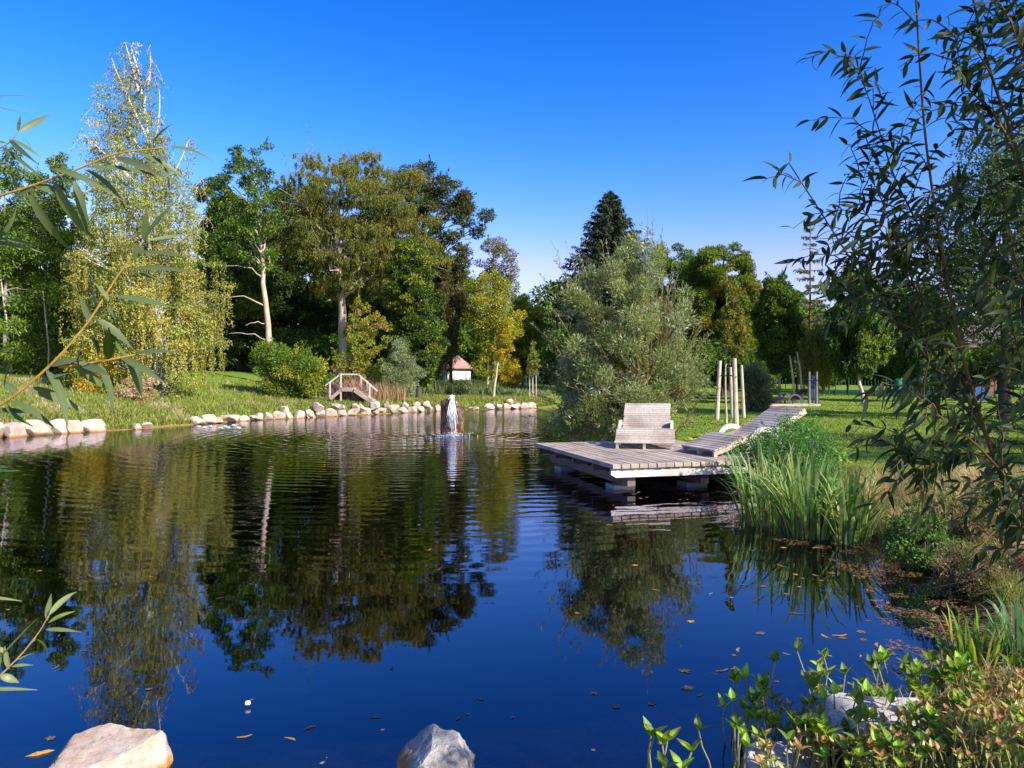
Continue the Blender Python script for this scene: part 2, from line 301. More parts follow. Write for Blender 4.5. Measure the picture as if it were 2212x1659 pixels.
# ---------------------------------------------------------------- trees
def curve(a, b, sag, n=6, w=0.0):
    a = np.asarray(a, float); b = np.asarray(b, float); t = np.linspace(0,1,n)[:,None]
    p = a+(b-a)*t; p[:,2] += sag*np.sin(np.pi*t[:,0]); 
    if w: p[1:-1] += R.normal(0, w, (n-2,3))
    return p
def tree(name, label, px, D, outline, cols, n=18000, nc=60, L=.17, cr=.11, trunk=None, tr=.18, barkc=(.10,.08,.06), bark='bark', limbs=22, group=None, cat='tree',
         leaf='leaf', droop=-.15, flat=.7, asp=.45, shell=.5, base_py=None, depth=.9, stems=None, var=.2, wts=None, weep=0, bare=(), lift=.35, limbr=.3, gap=0, sprig=0):
    """outline: [(py, xleft, xright)] of the crown; trunk: [(px,py)] from the foot upwards"""
    ol = np.array(outline, float); k = D/F
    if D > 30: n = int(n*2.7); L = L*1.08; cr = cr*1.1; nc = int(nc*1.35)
    X0 = (px-CX)*k; root = np.array([X0, D, g1(X0, D)]); e = empty(name, root, label, cat, group)
    def wp(x, y): return np.array([(x-CX)*k, D, CZ-(y-HY)*k])
    if trunk is None: trunk = [(px, HY+(CZ-root[2])/k), (px+R.normal(0,4), ol[0,0]*.5+ol[-1,0]*.5), ((ol[0,1]+ol[0,2])/2, ol[0,0]+8)]
    T = np.array([wp(*q) for q in trunk]); T[0] = [T[0][0], D, root[2]-.1]
    tt = np.linspace(0, 1, 14); s = np.linspace(0, 1, len(T)); P = np.stack([np.interp(tt, s, T[:,i]) for i in range(3)], 1)
    P[1:-1,:2] += R.normal(0, tr*.22, (12,2)); P[1:,1] += np.linspace(0, R.normal(0,.3), 13)
    rad = tr*(1-tt*.85)*(1+.45*np.exp(-tt*18))
    tb = MB(); tube(tb, P, rad, 9, barkc)
    # cluster centres
    wts_y = (ol[:,2]-ol[:,1]); yy = np.linspace(ol[0,0], ol[-1,0], 200); ww = np.interp(yy, ol[:,0], wts_y); cdf = np.cumsum(ww**1.3); cdf /= cdf[-1]
    mw = wts_y.max()*k; c_r = cr*mw
    py = np.interp((np.arange(nc)+R.random(nc))/nc, cdf, yy); xl = np.interp(py, ol[:,0], ol[:,1]); xr = np.interp(py, ol[:,0], ol[:,2])
    cx = (xl+xr)/2; hw = np.maximum((xr-xl)/2-c_r/k*(.45 if D > 30 else .75), 2)*(R.uniform(.8,1.12,nc) if cat != 'bush' else R.uniform(.6,1.15,nc))
    th = np.arange(nc)*2.399963+R.normal(0,.3,nc); rr = R.random(nc)**(.5*shell+.1)
    X = (cx+hw*rr*np.cos(th)-CX)*k; Y = D+hw*k*depth*rr*np.sin(th); Z = CZ-(py-HY)*k
    crr = c_r*R.uniform(.65,1.25,nc)*np.clip(.45+.55*(xr-xl)*k/mw, .4, 1)
    keep = R.random(nc) >= gap; X,Y,Z,crr = X[keep],Y[keep],Z[keep],crr[keep]; nk = len(X)
    Cc = np.stack([X,Y,Z],1)
    # limbs
    order = np.argsort(-crr)[:limbs]
    for j in order:
        c = Cc[j]; hd = math.hypot(c[0]-P[-1][0], c[1]-D)
        zt = np.clip(c[2]-lift*hd-.3, root[2]+.35*(P[-1][2]-root[2]) if limbs < 40 else root[2]+.5, P[-2][2])
        i = int(np.argmin(np.abs(P[:,2]-zt))); a = P[i]
        pts = curve(a, c, .12*hd, 7, .05*hd+.02); r0 = min(rad[i]*.6, tr*limbr)
        tube(tb, pts, np.linspace(r0, .014, 7), 5, barkc, False)
        for q in range(2):
            d = unit(R.normal(size=3)+np.array([0,0,.4]))*crr[j]; tube(tb, curve(pts[4], c+d, .05, 4), np.linspace(r0*.4, .008, 4), 4, barkc, False)
    for (a, b, r0) in bare:   # bare side branches given in photo pixels
        A = wp(*a); B = wp(*b); B[1] -= .8; tube(tb, curve(A, B, .25*np.linalg.norm(B-A)*.5, 7, .05), np.linspace(r0, .012, 7), 5, barkc, False)
    for st in (stems or []):
        Q = np.array([wp(*q[:2]) for q in st['p']]); Q[:,1] += st.get('dy', 0); Q[0,2] = g1(Q[0,0], Q[0,1])-.1; tube(tb, Q, np.linspace(st['r'], st['r']*.5, len(Q)), 7, barkc, False)
    tb.build('trunk', M[bark], e, root, True)
    # foliage
    lb = MB(); per = np.maximum((n*crr**2/np.sum(crr**2)).astype(int), 3); idx = np.repeat(np.arange(nk), per); m = len(idx)
    d = unit(R.normal(size=(m,3))); u = R.random(m)**.45
    off = d*u[:,None]*crr[idx][:,None]*np.array([1.15,1.15,flat])
    if weep:
        off = d*u[:,None]*crr[idx][:,None]*np.array([1,1,.35]); strand = R.integers(0, 9, m)
        an = strand*.698+idx*.7; rs = crr[idx]*(.25+.75*((strand*7) % 5)/4)
        hang = R.random(m)**.8*weep*(.5+.5*((strand*3+idx) % 4)/3)
        off2 = np.stack([np.cos(an)*rs, np.sin(an)*rs, -hang],1)+R.normal(0, .05, (m,3)); sel = R.random(m) < (.66 if bark == 'birch' else .84)
        off[sel] = off2[sel]
    Pp = Cc[idx]+off
    tint = pick(cols, nk, .12 if bark != 'birch' else .3, wts)[idx]*(1+R.normal(0, var, (m,1))); mixk = R.random(m) < .5; tint[mixk] = pick(cols, int(mixk.sum()), var, wts)
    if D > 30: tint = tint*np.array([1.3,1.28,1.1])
    tint = np.clip(tint, .004, .9)
    A = d*.8+R.normal(0,.5,(m,3)); A[:,2] += droop
    if weep: A[:,2] -= 1.0
    leaves(lb, Pp, A, L*R.uniform(.7,1.3,m), L*asp*R.uniform(.8,1.2,m), tint, .7)
    if sprig:   # leafy twigs that break the outline
        for j in R.choice(nk, min(sprig, nk), replace=False):
            base = Cc[j]; dirn = unit(np.array([base[0]-P[6][0], base[1]-D, .9*abs(base[2]-P[6][2])+.8])+R.normal(0,.5,3)); ln = crr[j]*R.uniform(1.2,1.9); q = R.random(26)
            pp = base+dirn*(q*ln)[:,None]+R.normal(0,.05*ln,(26,3)); leaves(lb, pp, dirn*.6+R.normal(0,.6,(26,3)), L, L*asp, np.tile(tint[per[:j].sum()], (26,1)), .5)
    lb.build('crown', M[leaf], e, root); return e
def conifer(name, label, px, D, top, bot, halfw, cols, rows=26, per=9, group=None, dens=1.0, droop=.35, twig=.5, tr=.22, trunkc=(.08,.06,.05), L=.3, lean=0, upto=1.0):
    k = D/F; X0 = (px-CX)*k; zb = g1(X0, D); e = empty(name, (X0,D,zb), label, 'tree', group); zt = CZ-(top-HY)*k; z0 = CZ-(bot-HY)*k
    tb = MB(); tube(tb, [(X0,D,zb-.1),(X0+lean*k*.5,D,(zb+zt)/2),(X0+lean*k,D,zt)], [tr,tr*.6,.02], 8, trunkc); lb = MB()
    for i in range(rows):
        t = (i+R.random()*.5)/rows; z = zt-(zt-z0)*t; Rr = halfw*k*(t**.85)*1.0+.15
        for j in range(per):
            if R.random() > dens: continue
            a = 2*math.pi*(j+R.random()*.8)/per+i; rl = Rr*R.uniform(.65,1.12); o = np.array([X0+lean*k*(1-t), D, z]); dd = np.array([math.cos(a), math.sin(a), 0])
            s = np.linspace(0,1,7)[:,None]; pts = o+dd*rl*s; pts[:,2] += rl*(.28*s[:,0]*(1-t)-droop*s[:,0]**1.4*.9+.18*s[:,0]**4)
            tube(tb, pts, np.linspace(.035,.008,7), 4, trunkc, False)
            m = int((10+26*rl)*1.0); q = .12+.88*R.random(m)**.8; bp = np.stack([np.interp(q, s[:,0], pts[:,c]) for c in range(3)],1)
            side = np.cross(dd,[0,0,1.])*np.where(R.random(m) < .5, -1, 1)[:,None]
            A = side*R.uniform(.2,1,m)[:,None]+dd*.7+R.normal(0,.25,(m,3)); A[:,2] -= R.uniform(.2,1.4,m)*twig*2
            leaves(lb, bp, A, L*R.uniform(.6,1.4,m), L*.28, pick(cols, m, .2), .4)
    A = R.normal(0,.4,(20,3)); A[:,2] += 1; leaves(lb, np.tile([X0+lean*k,D,zt-.2],(20,1))+R.normal(0,.05,(20,3)), A, L, L*.25, pick(cols, 20, .2))
    tb.build('trunk', M['bark'], e, (X0,D,zb), True); lb.build('crown', M['needle'], e, (X0,D,zb)); return e
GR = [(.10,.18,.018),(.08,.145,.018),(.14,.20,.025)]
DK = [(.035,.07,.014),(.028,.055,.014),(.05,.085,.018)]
OL = [(.12,.13,.018),(.085,.105,.016),(.16,.14,.022),(.06,.08,.014)]
YE = [(.42,.33,.03),(.30,.27,.03),(.16,.20,.025),(.38,.24,.03)]
BI = [(.26,.25,.065),(.20,.23,.05),(.14,.18,.04),(.31,.25,.06)]
# far left: green trees behind the birch
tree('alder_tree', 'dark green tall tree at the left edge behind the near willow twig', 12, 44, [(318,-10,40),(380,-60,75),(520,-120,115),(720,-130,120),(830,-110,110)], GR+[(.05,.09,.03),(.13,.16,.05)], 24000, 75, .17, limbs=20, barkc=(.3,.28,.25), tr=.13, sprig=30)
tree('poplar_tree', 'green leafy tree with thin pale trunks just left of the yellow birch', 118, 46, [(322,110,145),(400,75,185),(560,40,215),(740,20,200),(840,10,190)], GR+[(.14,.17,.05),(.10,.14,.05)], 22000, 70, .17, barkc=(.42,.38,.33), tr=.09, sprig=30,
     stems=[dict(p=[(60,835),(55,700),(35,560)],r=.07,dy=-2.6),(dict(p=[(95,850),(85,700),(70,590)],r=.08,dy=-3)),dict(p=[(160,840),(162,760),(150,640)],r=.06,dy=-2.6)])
# the birch: sparse upper half, weeping lower half
e = tree('birch_tree', 'tall golden weeping birch with white trunk and thin airy top', 338, 40,
     [(92,262,312),(150,225,335),(215,196,358),(270,182,378),(330,172,408),(400,175,425),(470,168,440),(560,145,475),(640,140,495),(700,145,500),(755,160,470),(800,190,410)],
     BI, 42000, 170, .088, .078, trunk=[(344,858),(335,700),(322,560),(318,400),(316,280),(300,190),(278,100)], tr=.24, bark='birch', limbs=70, weep=2.3, droop=-.4, shell=.7, lift=1.0, limbr=.24, asp=.7, flat=.8, gap=.0, wts=None, depth=.75)
cm = [c for c in e.children if c.name.startswith('crown')][0].data   # thin the upper half: sparse leaves against the sky
def thin(cm, z0, z1, keep_top, zoff):
    n = len(cm.polygons); co_ = np.empty(len(cm.vertices)*3); cm.vertices.foreach_get('co', co_); co_ = co_.reshape(-1,4,3); z = co_[:,0,2]+zoff
    kp = R.random(len(z)) < np.interp(z, [z0,z1], [1.0,keep_top]); ca = np.empty(len(cm.vertices)*4); cm.color_attributes['Col'].data.foreach_get('color', ca); ca = ca.reshape(-1,4,4)[kp]
    v = co_[kp]; m = len(v); me = bpy.data.meshes.new(cm.name); me.vertices.add(m*4); me.vertices.foreach_set('co', v.astype(np.float32).ravel()); me.loops.add(m*4); me.loops.foreach_set('vertex_index', np.arange(m*4, dtype=np.int32))
    me.polygons.add(m); me.polygons.foreach_set('loop_start', np.arange(0, m*4, 4, dtype=np.int32)); me.polygons.foreach_set('use_smooth', np.zeros(m, bool)); me.update(calc_edges=True); a = me.color_attributes.new('Col','FLOAT_COLOR','POINT'); a.data.foreach_set('color', ca.astype(np.float32).ravel()); me.materials.append(cm.materials[0]); return me
k40 = 40/F
def zat(py, D): return CZ-(py-HY)*D/F
[c for c in e.children if c.name.startswith('crown')][0].data = thin(cm, zat(440,40), zat(300,40), .80, e.location.z)
bx = MB(); lf = MB()
for (a,b,c) in [((318,300),(268,180),(248,130)),((316,340),(250,240),(215,225)),((320,420),(232,330),(196,300)),((318,380),(360,260),(352,200)),((320,470),(395,360),(412,300)),((322,520),(410,430),(425,380)),((310,230),(330,150),(322,100)),((300,200),(285,140),(270,92)),((320,500),(240,420),(180,370)),((322,560),(270,480),(210,420)),((322,600),(400,520),(445,470))]:
    q = np.array([W(*p, 40) for p in (a,b,c)]); q[1:,1] += R.normal(0,.5); t = np.linspace(0,1,8)[:,None]; pts = (1-t)**2*q[0]+2*t*(1-t)*q[1]+t*t*q[2]; tube(bx, pts, np.linspace(.06,.012,8), 6, (.5,.45,.4), False)
    for j in range(10):
        s = pts[R.integers(2,8)]+R.normal(0,.05,3); d = R.normal(0,.5,3); d[2] = -.9; tw = curve(s, s+d*R.uniform(.5,1.1), .12, 5); tube(bx, tw, np.linspace(.014,.005,5), 3, (.3,.2,.2), False)
        m = 22; pp = tw[R.integers(1,5,m)]+R.normal(0,.09,(m,3)); leaves(lf, pp, R.normal(0,.5,(m,3))-[0,0,.8], .11, .075, pick([(.26,.20,.06),(.20,.16,.06),(.16,.12,.07)], m), .4)
bx.build('branch', M['birch'], e, e.location, True); lf.build('leaf_sprays', M['leaf'], e, e.location)
tree('hornbeam_bush', 'small bright yellow bush under the birch, behind the left willow twig', 205, 39, [(705,185,225),(740,165,250),(790,150,262),(850,160,258)], YE, 6500, 32, .12, .17, tr=.05, cat='bush', limbs=8)
tree('dead_flower_stand', 'dry pinkish seed heads beside the birch foot', 300, 37.5, [(822,250,340),(840,240,345),(866,240,345)], [(.45,.33,.27),(.35,.25,.18),(.25,.24,.08)], 2500, 20, .09, .1, tr=.02, cat='plant', limbs=4, depth=.5)
# wood behind the pale trunks
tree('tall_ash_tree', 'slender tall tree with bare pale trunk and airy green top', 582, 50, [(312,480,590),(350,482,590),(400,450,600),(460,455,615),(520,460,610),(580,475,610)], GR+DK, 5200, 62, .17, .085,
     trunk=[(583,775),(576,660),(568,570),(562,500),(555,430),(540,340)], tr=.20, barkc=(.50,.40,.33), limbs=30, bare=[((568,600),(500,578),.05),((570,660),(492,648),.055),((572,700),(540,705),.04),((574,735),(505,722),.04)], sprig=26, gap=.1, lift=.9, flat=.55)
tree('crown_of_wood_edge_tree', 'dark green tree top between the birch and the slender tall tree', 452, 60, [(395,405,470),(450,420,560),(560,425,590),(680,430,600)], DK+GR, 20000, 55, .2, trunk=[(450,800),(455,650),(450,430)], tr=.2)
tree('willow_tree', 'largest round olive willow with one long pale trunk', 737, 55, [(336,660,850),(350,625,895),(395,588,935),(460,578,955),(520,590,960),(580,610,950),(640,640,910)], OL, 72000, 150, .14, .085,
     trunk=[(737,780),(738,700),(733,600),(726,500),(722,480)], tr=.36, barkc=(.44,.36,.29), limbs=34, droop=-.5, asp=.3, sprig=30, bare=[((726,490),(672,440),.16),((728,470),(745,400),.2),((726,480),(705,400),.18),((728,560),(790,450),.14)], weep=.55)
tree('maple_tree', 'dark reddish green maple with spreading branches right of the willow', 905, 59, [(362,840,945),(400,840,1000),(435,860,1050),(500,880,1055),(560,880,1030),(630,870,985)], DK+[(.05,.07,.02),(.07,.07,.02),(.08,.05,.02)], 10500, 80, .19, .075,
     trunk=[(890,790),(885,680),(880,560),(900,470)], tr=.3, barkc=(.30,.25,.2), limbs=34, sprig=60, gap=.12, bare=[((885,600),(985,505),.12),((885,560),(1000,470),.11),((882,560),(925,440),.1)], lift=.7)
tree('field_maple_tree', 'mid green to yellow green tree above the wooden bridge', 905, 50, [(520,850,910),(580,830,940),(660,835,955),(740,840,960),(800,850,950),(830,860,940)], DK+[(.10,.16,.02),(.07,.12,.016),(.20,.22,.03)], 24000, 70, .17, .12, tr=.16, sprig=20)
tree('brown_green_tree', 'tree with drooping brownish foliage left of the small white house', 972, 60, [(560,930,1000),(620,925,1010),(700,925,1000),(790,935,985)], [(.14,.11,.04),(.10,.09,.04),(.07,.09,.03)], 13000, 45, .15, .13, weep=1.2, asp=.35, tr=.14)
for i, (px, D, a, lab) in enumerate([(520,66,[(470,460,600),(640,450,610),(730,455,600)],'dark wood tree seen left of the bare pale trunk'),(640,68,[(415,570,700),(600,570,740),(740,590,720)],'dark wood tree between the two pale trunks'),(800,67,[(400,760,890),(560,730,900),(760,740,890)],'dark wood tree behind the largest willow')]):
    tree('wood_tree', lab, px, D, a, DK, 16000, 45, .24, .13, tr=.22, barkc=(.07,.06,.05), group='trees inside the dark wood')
# centre
tree('aspen_tree', 'thin sparse young tree with airy purple green top above the yellow maples', 1068, 62, [(515,1045,1090),(550,1025,1125),(600,1040,1130),(650,1035,1110)], [(.12,.13,.07),(.16,.12,.09),(.10,.14,.04)], 2600, 34, .17, .13, tr=.12, barkc=(.3,.26,.24), limbs=28, gap=.15, lift=1.2, sprig=10)
tree('yellow_maple_tree', 'golden yellow maple over the small white house', 1058, 58, [(588,1040,1085),(620,1000,1100),(680,1000,1140),(740,1020,1110),(800,1010,1085),(830,1030,1060)], YE[1:3]+[(.18,.22,.03),(.30,.26,.03),(.14,.19,.025)], 8000, 60, .16, .12, trunk=[(1053,842),(1055,760),(1057,690),(1062,610)], tr=.11, barkc=(.45,.38,.28), sprig=20)
tree('yellow_green_maple_tree', 'yellow green tree between the golden maple and the silver willow bush', 1128, 66, [(640,1100,1150),(680,1090,1185),(740,1095,1190),(800,1110,1190)], GR+YE[1:3], 11000, 40, .18, .14, tr=.1)
tree('golden_shrub', 'low golden orange shrub behind the reeds near the young staked tree', 1102, 62, [(778,1085,1120),(800,1080,1128),(828,1078,1130)], YE, 3500, 20, .14, .2, tr=.04, cat='bush', limbs=5)
conifer('blue_spruce', 'small grey blue spruce beside the golden shrub', 1138, 78, 732, 815, 34, [(.05,.07,.08),(.035,.05,.055)], 14, 8, L=.4)
tree('leaning_birch_stem', 'thin pale leaning stem with golden leaves right of the golden maple', 1068, 54, [(690,1075,1110),(740,1070,1110),(775,1075,1105)], YE, 1500, 14, .14, .2, trunk=[(1066,846),(1076,780),(1086,700)], tr=.09, barkc=(.55,.46,.36), limbs=6)
tree('dogwood_thicket', 'wide green bush with yellow shoots left of the bridge', 630, 45, [(740,545,590),(772,540,700),(800,538,715),(850,545,715)], GR+[(.24,.23,.03),(.10,.16,.02),(.05,.09,.02)], 9500, 60, .13, .10, tr=.05, cat='bush', limbs=10, sprig=80, depth=.5)
tree('red_berry_thicket', 'yellowing shrub with orange and rust leaves above the bridge', 770, 48, [(610,775,782),(650,762,790),(690,738,838),(740,722,842),(790,715,840),(835,725,830)], [(.26,.25,.04),(.20,.22,.03),(.14,.20,.03),(.28,.17,.04),(.16,.21,.03),(.20,.22,.03)], 4300, 70, .12, .075, tr=.05, barkc=(.35,.22,.14), cat='bush', limbs=26, sprig=90, depth=.5)
tree('grey_willow_bush', 'grey green willow shrub right of the bridge', 862, 46.5, [(735,845,880),(770,830,895),(810,825,905),(848,830,905)], [(.17,.21,.11),(.11,.15,.06),(.22,.25,.15)], 8500, 36, .12, .16, tr=.04, asp=.25, cat='bush', limbs=12, sprig=20)
# right background
conifer('spruce_tree', 'large dark pointed spruce rising behind the silver willow bush', 1318, 62, 414, 700, 150, [(.035,.055,.022),(.06,.065,.03),(.028,.04,.018)], 30, 12, droop=.26, L=.36, tr=.28, twig=.55)
tree('dark_oak_tree', 'dark green tree between the spruce and the round chestnut', 1450, 66, [(525,1415,1470),(560,1400,1510),(640,1395,1530),(800,1400,1530)], DK+GR, 15000, 50, .2, .12, sprig=20, tr=.22)
tree('chestnut_tree', 'round chestnut with bronze tinged top behind the stakes', 1565, 60, [(536,1525,1600),(560,1480,1630),(600,1470,1642),(680,1475,1640),(760,1490,1620),(830,1500,1610)], [(.10,.15,.02),(.13,.15,.02),(.19,.13,.02),(.08,.13,.018),(.09,.14,.02)], 34000, 90, .18, .105, tr=.25, shell=.3)
tree('hazel_tree', 'dark green bushy tree with pale leaning stems right of the chestnut', 1682, 48, [(596,1665,1700),(630,1630,1730),(700,1625,1732),(770,1635,1725),(800,1645,1715)], GR+DK, 19000, 60, .15, .125, barkc=(.50,.43,.34), tr=.08, sprig=26,
     stems=[dict(p=[(1694,834),(1687,800),(1682,770)],r=.075,dy=-1.9),dict(p=[(1709,832),(1704,800),(1697,762)],r=.08,dy=-1.9)])
conifer('larch_tree', 'thin larch with sparse drooping branches and sky showing through', 1750, 60, 462, 790, 56, [(.13,.14,.05),(.09,.11,.05)], 20, 7, dens=.75, droop=.22, L=.26, tr=.14, trunkc=(.16,.09,.06), twig=.75)
tree('weeping_pear_tree', 'pale stemmed ornamental tree with trailing yellow green shoots by the pole pair', 1752, 47, [(700,1735,1775),(730,1722,1795),(770,1720,1800),(815,1730,1790)], [(.17,.19,.03),(.10,.14,.025),(.24,.20,.04)], 6500, 36, .13, .15, weep=1.0, asp=.3, barkc=(.5,.44,.38), tr=.07, trunk=[(1768,868),(1768,830),(1762,790),(1764,730)])
tree('linden_tree', 'green tree with white curved stem in the middle of the right lawn', 1850, 45, [(566,1830,1880),(600,1790,1910),(680,1770,1925),(740,1780,1930),(800,1800,1900)], GR+DK, 24000, 70, .16, .115, barkc=(.5,.46,.4), tr=.12, trunk=[(1868,846),(1858,825),(1856,790),(1852,700),(1850,600)], sprig=26, weep=.6)
conifer('far_spruce', 'dark spruce seen through the near willow leaves at right', 1935, 66, 470, 800, 70, [(.035,.055,.03),(.05,.065,.03)], 24, 8, droop=.3, L=.4)
tree('walnut_tree', 'big dark green tree filling the right edge behind the near willow', 2170, 30, [(250,2160,2240),(330,2050,2330),(450,1960,2420),(560,1960,2440),(680,2000,2420),(760,2050,2400)], DK+GR, 42000, 90, .15, .1, tr=.2, sprig=40)
tree('cherry_tree', 'green tree with hanging branches over the wire fence at right', 1985, 50, [(600,1940,2010),(660,1925,2060),(740,1925,2070),(800,1940,2050)], GR+DK, 16000, 55, .16, .13, weep=1.2, tr=.12)
tree('grey_lawn_bush', 'low grey green bush on the lawn right of the four stakes', 1640, 37, [(785,1610,1645),(810,1600,1668),(850,1598,1680),(888,1605,1672)], [(.12,.15,.07),(.07,.10,.04),(.17,.19,.11)], 9000, 40, .10, .15, asp=.3, tr=.04, cat='bush', limbs=8)
# dark hedge of low shrubs far right and backdrop trees to the horizon
proto = []
for i, (h, wd_, lab) in enumerate([(85,100,None),(120,90,None),(60,110,None)]):
    D = 92; px0 = 1000
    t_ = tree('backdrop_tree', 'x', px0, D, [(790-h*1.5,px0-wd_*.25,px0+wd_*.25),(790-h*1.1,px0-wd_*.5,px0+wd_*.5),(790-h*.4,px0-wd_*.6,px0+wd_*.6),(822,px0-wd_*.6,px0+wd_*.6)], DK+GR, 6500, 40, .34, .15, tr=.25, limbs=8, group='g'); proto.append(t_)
spots = []
for j in range(36):
    D = 84+(j*7 % 5)*5; px = -420+j*80+(j % 3)*14; spots.append((px, D, j))
first = set()
for px, D, j in spots:
    x = (px-CX)*D/F; q = 0 if px < 1000 else (2 if 1000 < px < 1180 or px > 1600 else 0); q = 1 if px < 980 and j % 2 else q
    lab = 'far green tree closing the view behind the left hand birch' if px < 450 else 'far dark tree filling gaps behind the shaded wood' if px < 1000 else 'far tree behind the small house and the silver willow bush' if px < 1620 else 'far low tree behind the fence across the right lawn'
    grp = 'far trees behind the birch' if px < 450 else 'far trees behind the wood' if px < 1000 else 'far trees behind the house' if px < 1620 else 'far trees behind the right fence'
    if q not in first: first.add(q); o = proto[q]; o.location = (x, D, g1(x, D)); o['label'] = lab; o['group'] = grp
    else: dup(proto[q], (x, D, g1(x, D)), R.uniform(0,6.28), R.uniform(1.25,1.6), lab, grp)
for q in range(3):
    if q not in first: raise SystemExit('unused proto')
# low shrub rows
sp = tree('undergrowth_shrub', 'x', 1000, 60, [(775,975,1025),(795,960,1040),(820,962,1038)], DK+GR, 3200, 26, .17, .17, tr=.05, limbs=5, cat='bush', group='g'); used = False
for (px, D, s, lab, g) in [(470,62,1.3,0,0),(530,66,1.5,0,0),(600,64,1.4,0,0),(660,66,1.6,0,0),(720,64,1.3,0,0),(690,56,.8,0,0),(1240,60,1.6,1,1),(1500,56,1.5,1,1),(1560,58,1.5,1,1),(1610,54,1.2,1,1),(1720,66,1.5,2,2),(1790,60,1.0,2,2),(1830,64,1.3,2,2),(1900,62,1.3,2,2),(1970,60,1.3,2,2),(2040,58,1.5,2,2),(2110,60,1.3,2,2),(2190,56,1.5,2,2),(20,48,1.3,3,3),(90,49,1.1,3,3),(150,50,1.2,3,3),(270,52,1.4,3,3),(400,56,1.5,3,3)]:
    lab = ['dark shrub in the deep shade under the wood','dark shrub under the chestnut behind the stakes','green shrub along the far edge of the right lawn','green shrub at the foot of the trees on the far left'][lab]
    x = (px-CX)*D/F
    if not used: used = True; sp.location = (x,D,g1(x,D)); sp.scale = (s,s,s); sp['label'] = lab; sp['group'] = lab+'s'
    else: dup(sp, (x,D,g1(x,D)), R.uniform(0,6.28), s, lab, lab+'s')
# trees out of frame to the right whose shade falls across the lawn and the near willow
def shade_tree(name, label, X, Y, h, r, n, zlow, tr=.14):
    zb = g1(X,Y); e = empty(name, (X,Y,zb), label, 'tree'); tb = MB(); P = curve((X,Y,zb-.1),(X+.2,Y,zb+h*.9),0,8,.05); tube(tb, P, np.linspace(tr,.03,8), 8, (.12,.09,.07)); lb = MB()
    for j in range(46):
        u = unit(R.normal(size=3)); c = np.array([X,Y,(zb+h+zlow+zb)/2])+u*np.array([r,r,(h-zlow)/2])*R.random()**.4; tube(tb, curve(P[4],c,.2,5), np.linspace(.04,.01,5), 4, (.12,.09,.07), False)
        m = n//46; leaves(lb, c+R.normal(0,r*.17,(m,3)), R.normal(size=(m,3)), .13, .06, pick(GR, m), .5)
    tb.build('trunk', M['bark'], e, (X,Y,zb), True); lb.build('crown', M['leaf'], e, (X,Y,zb)); return e
for X_,Y_,h_,r_,l_ in [(14.6,11.5,6.5,2.3,'round green tree right of the frame beside the near lawn'),(17.5,15,7.5,2.4,'taller green tree right of the frame further along the lawn'),(23,20,8,2.6,'broad green tree right of the frame by the lawn path'),(26.5,25.5,8,2.6,'green tree right of the frame level with the stakes'),(33,31,9,3,'green tree right of the frame nearest the wire fence')]: shade_tree('lawn_tree', l_, X_, Y_, h_, r_, 10000, 2)
shade_tree('bank_shade_tree', 'unseen tree right of the camera added to shade the near willow', 6.9, .2, 7.6, 1.7, 7000, 4.6)  # unseen shade caster, crown placed to keep sun off the near willow
# ---------------------------------------------------------------- silver willow bush behind the deck
wbx, wbD = 1395, 21.5
e = tree('silver_willow_bush', 'huge rounded silvery willow bush leaning over the water behind the deck', wbx, wbD,
     [(505,1355,1425),(560,1270,1452),(620,1215,1480),(690,1190,1502),(760,1175,1522),(830,1165,1538),(880,1170,1530),(920,1185,1470),(952,1205,1425)],
     [(.19,.25,.04),(.14,.20,.03),(.25,.29,.07),(.23,.22,.04),(.10,.16,.022),(.46,.47,.34)], 60000, 200, .135, .062, trunk=[(1395,945),(1385,860),(1380,700),(1385,560)], tr=.09, barkc=(.22,.14,.08), limbs=110, cat='willow bush', leaf='leafsilver', asp=.2, droop=.35, lift=1.3, var=.25, flat=1.0, limbr=.4, shell=.6)
sb = MB(); tb = MB(); O = np.array([(wbx-CX)/F*wbD, wbD, .5])
for j in range(150):
    q = R.random(); a = R.uniform(0,6.28)
    if j < 26: tip = W(*[(1165,590),(1190,520),(1175,640),(1150,700),(1200,560),(1160,780),(1140,880),(1150,850),(1220,520),(1398,452),(1410,470),(1385,480),(1430,500),(1440,540),(1250,545),(1165,670),(1545,800),(1550,760),(1540,710),(1150,930),(1135,915),(1180,960),(1125,900),(1170,945),(1470,560),(1300,520)][j], wbD+R.uniform(-1,1))
    else:
        py = R.uniform(520,930); hw = np.interp(py,[505,560,690,830,930],[30,90,155,185,130]); tip = W(wbx-38+hw*math.cos(a)*1.03, py, wbD)+np.array([0,hw/F*wbD*math.sin(a),0])
    st = O+(tip-O)*R.uniform(.55,.7)+np.array([0,0,-.25]); pts = curve(st, tip, .12, 7, .02); tube(tb, pts, np.linspace(.012,.003,7), 4, (.28,.20,.06), False)
    m = 34; u = R.random(m); pp = np.stack([np.interp(u, np.linspace(0,1,7), pts[:,c]) for c in range(3)],1); A = unit(tip-st)*.8+R.normal(0,.55,(m,3))
    leaves(sb, pp, A, .125, .024, pick([(.19,.22,.09),(.24,.25,.13),(.15,.17,.06)], m), .2)
tb.build('twigs', M['bark'], e, e.location); sb.build('outer_shoots', M['leafsilver'], e, e.location)
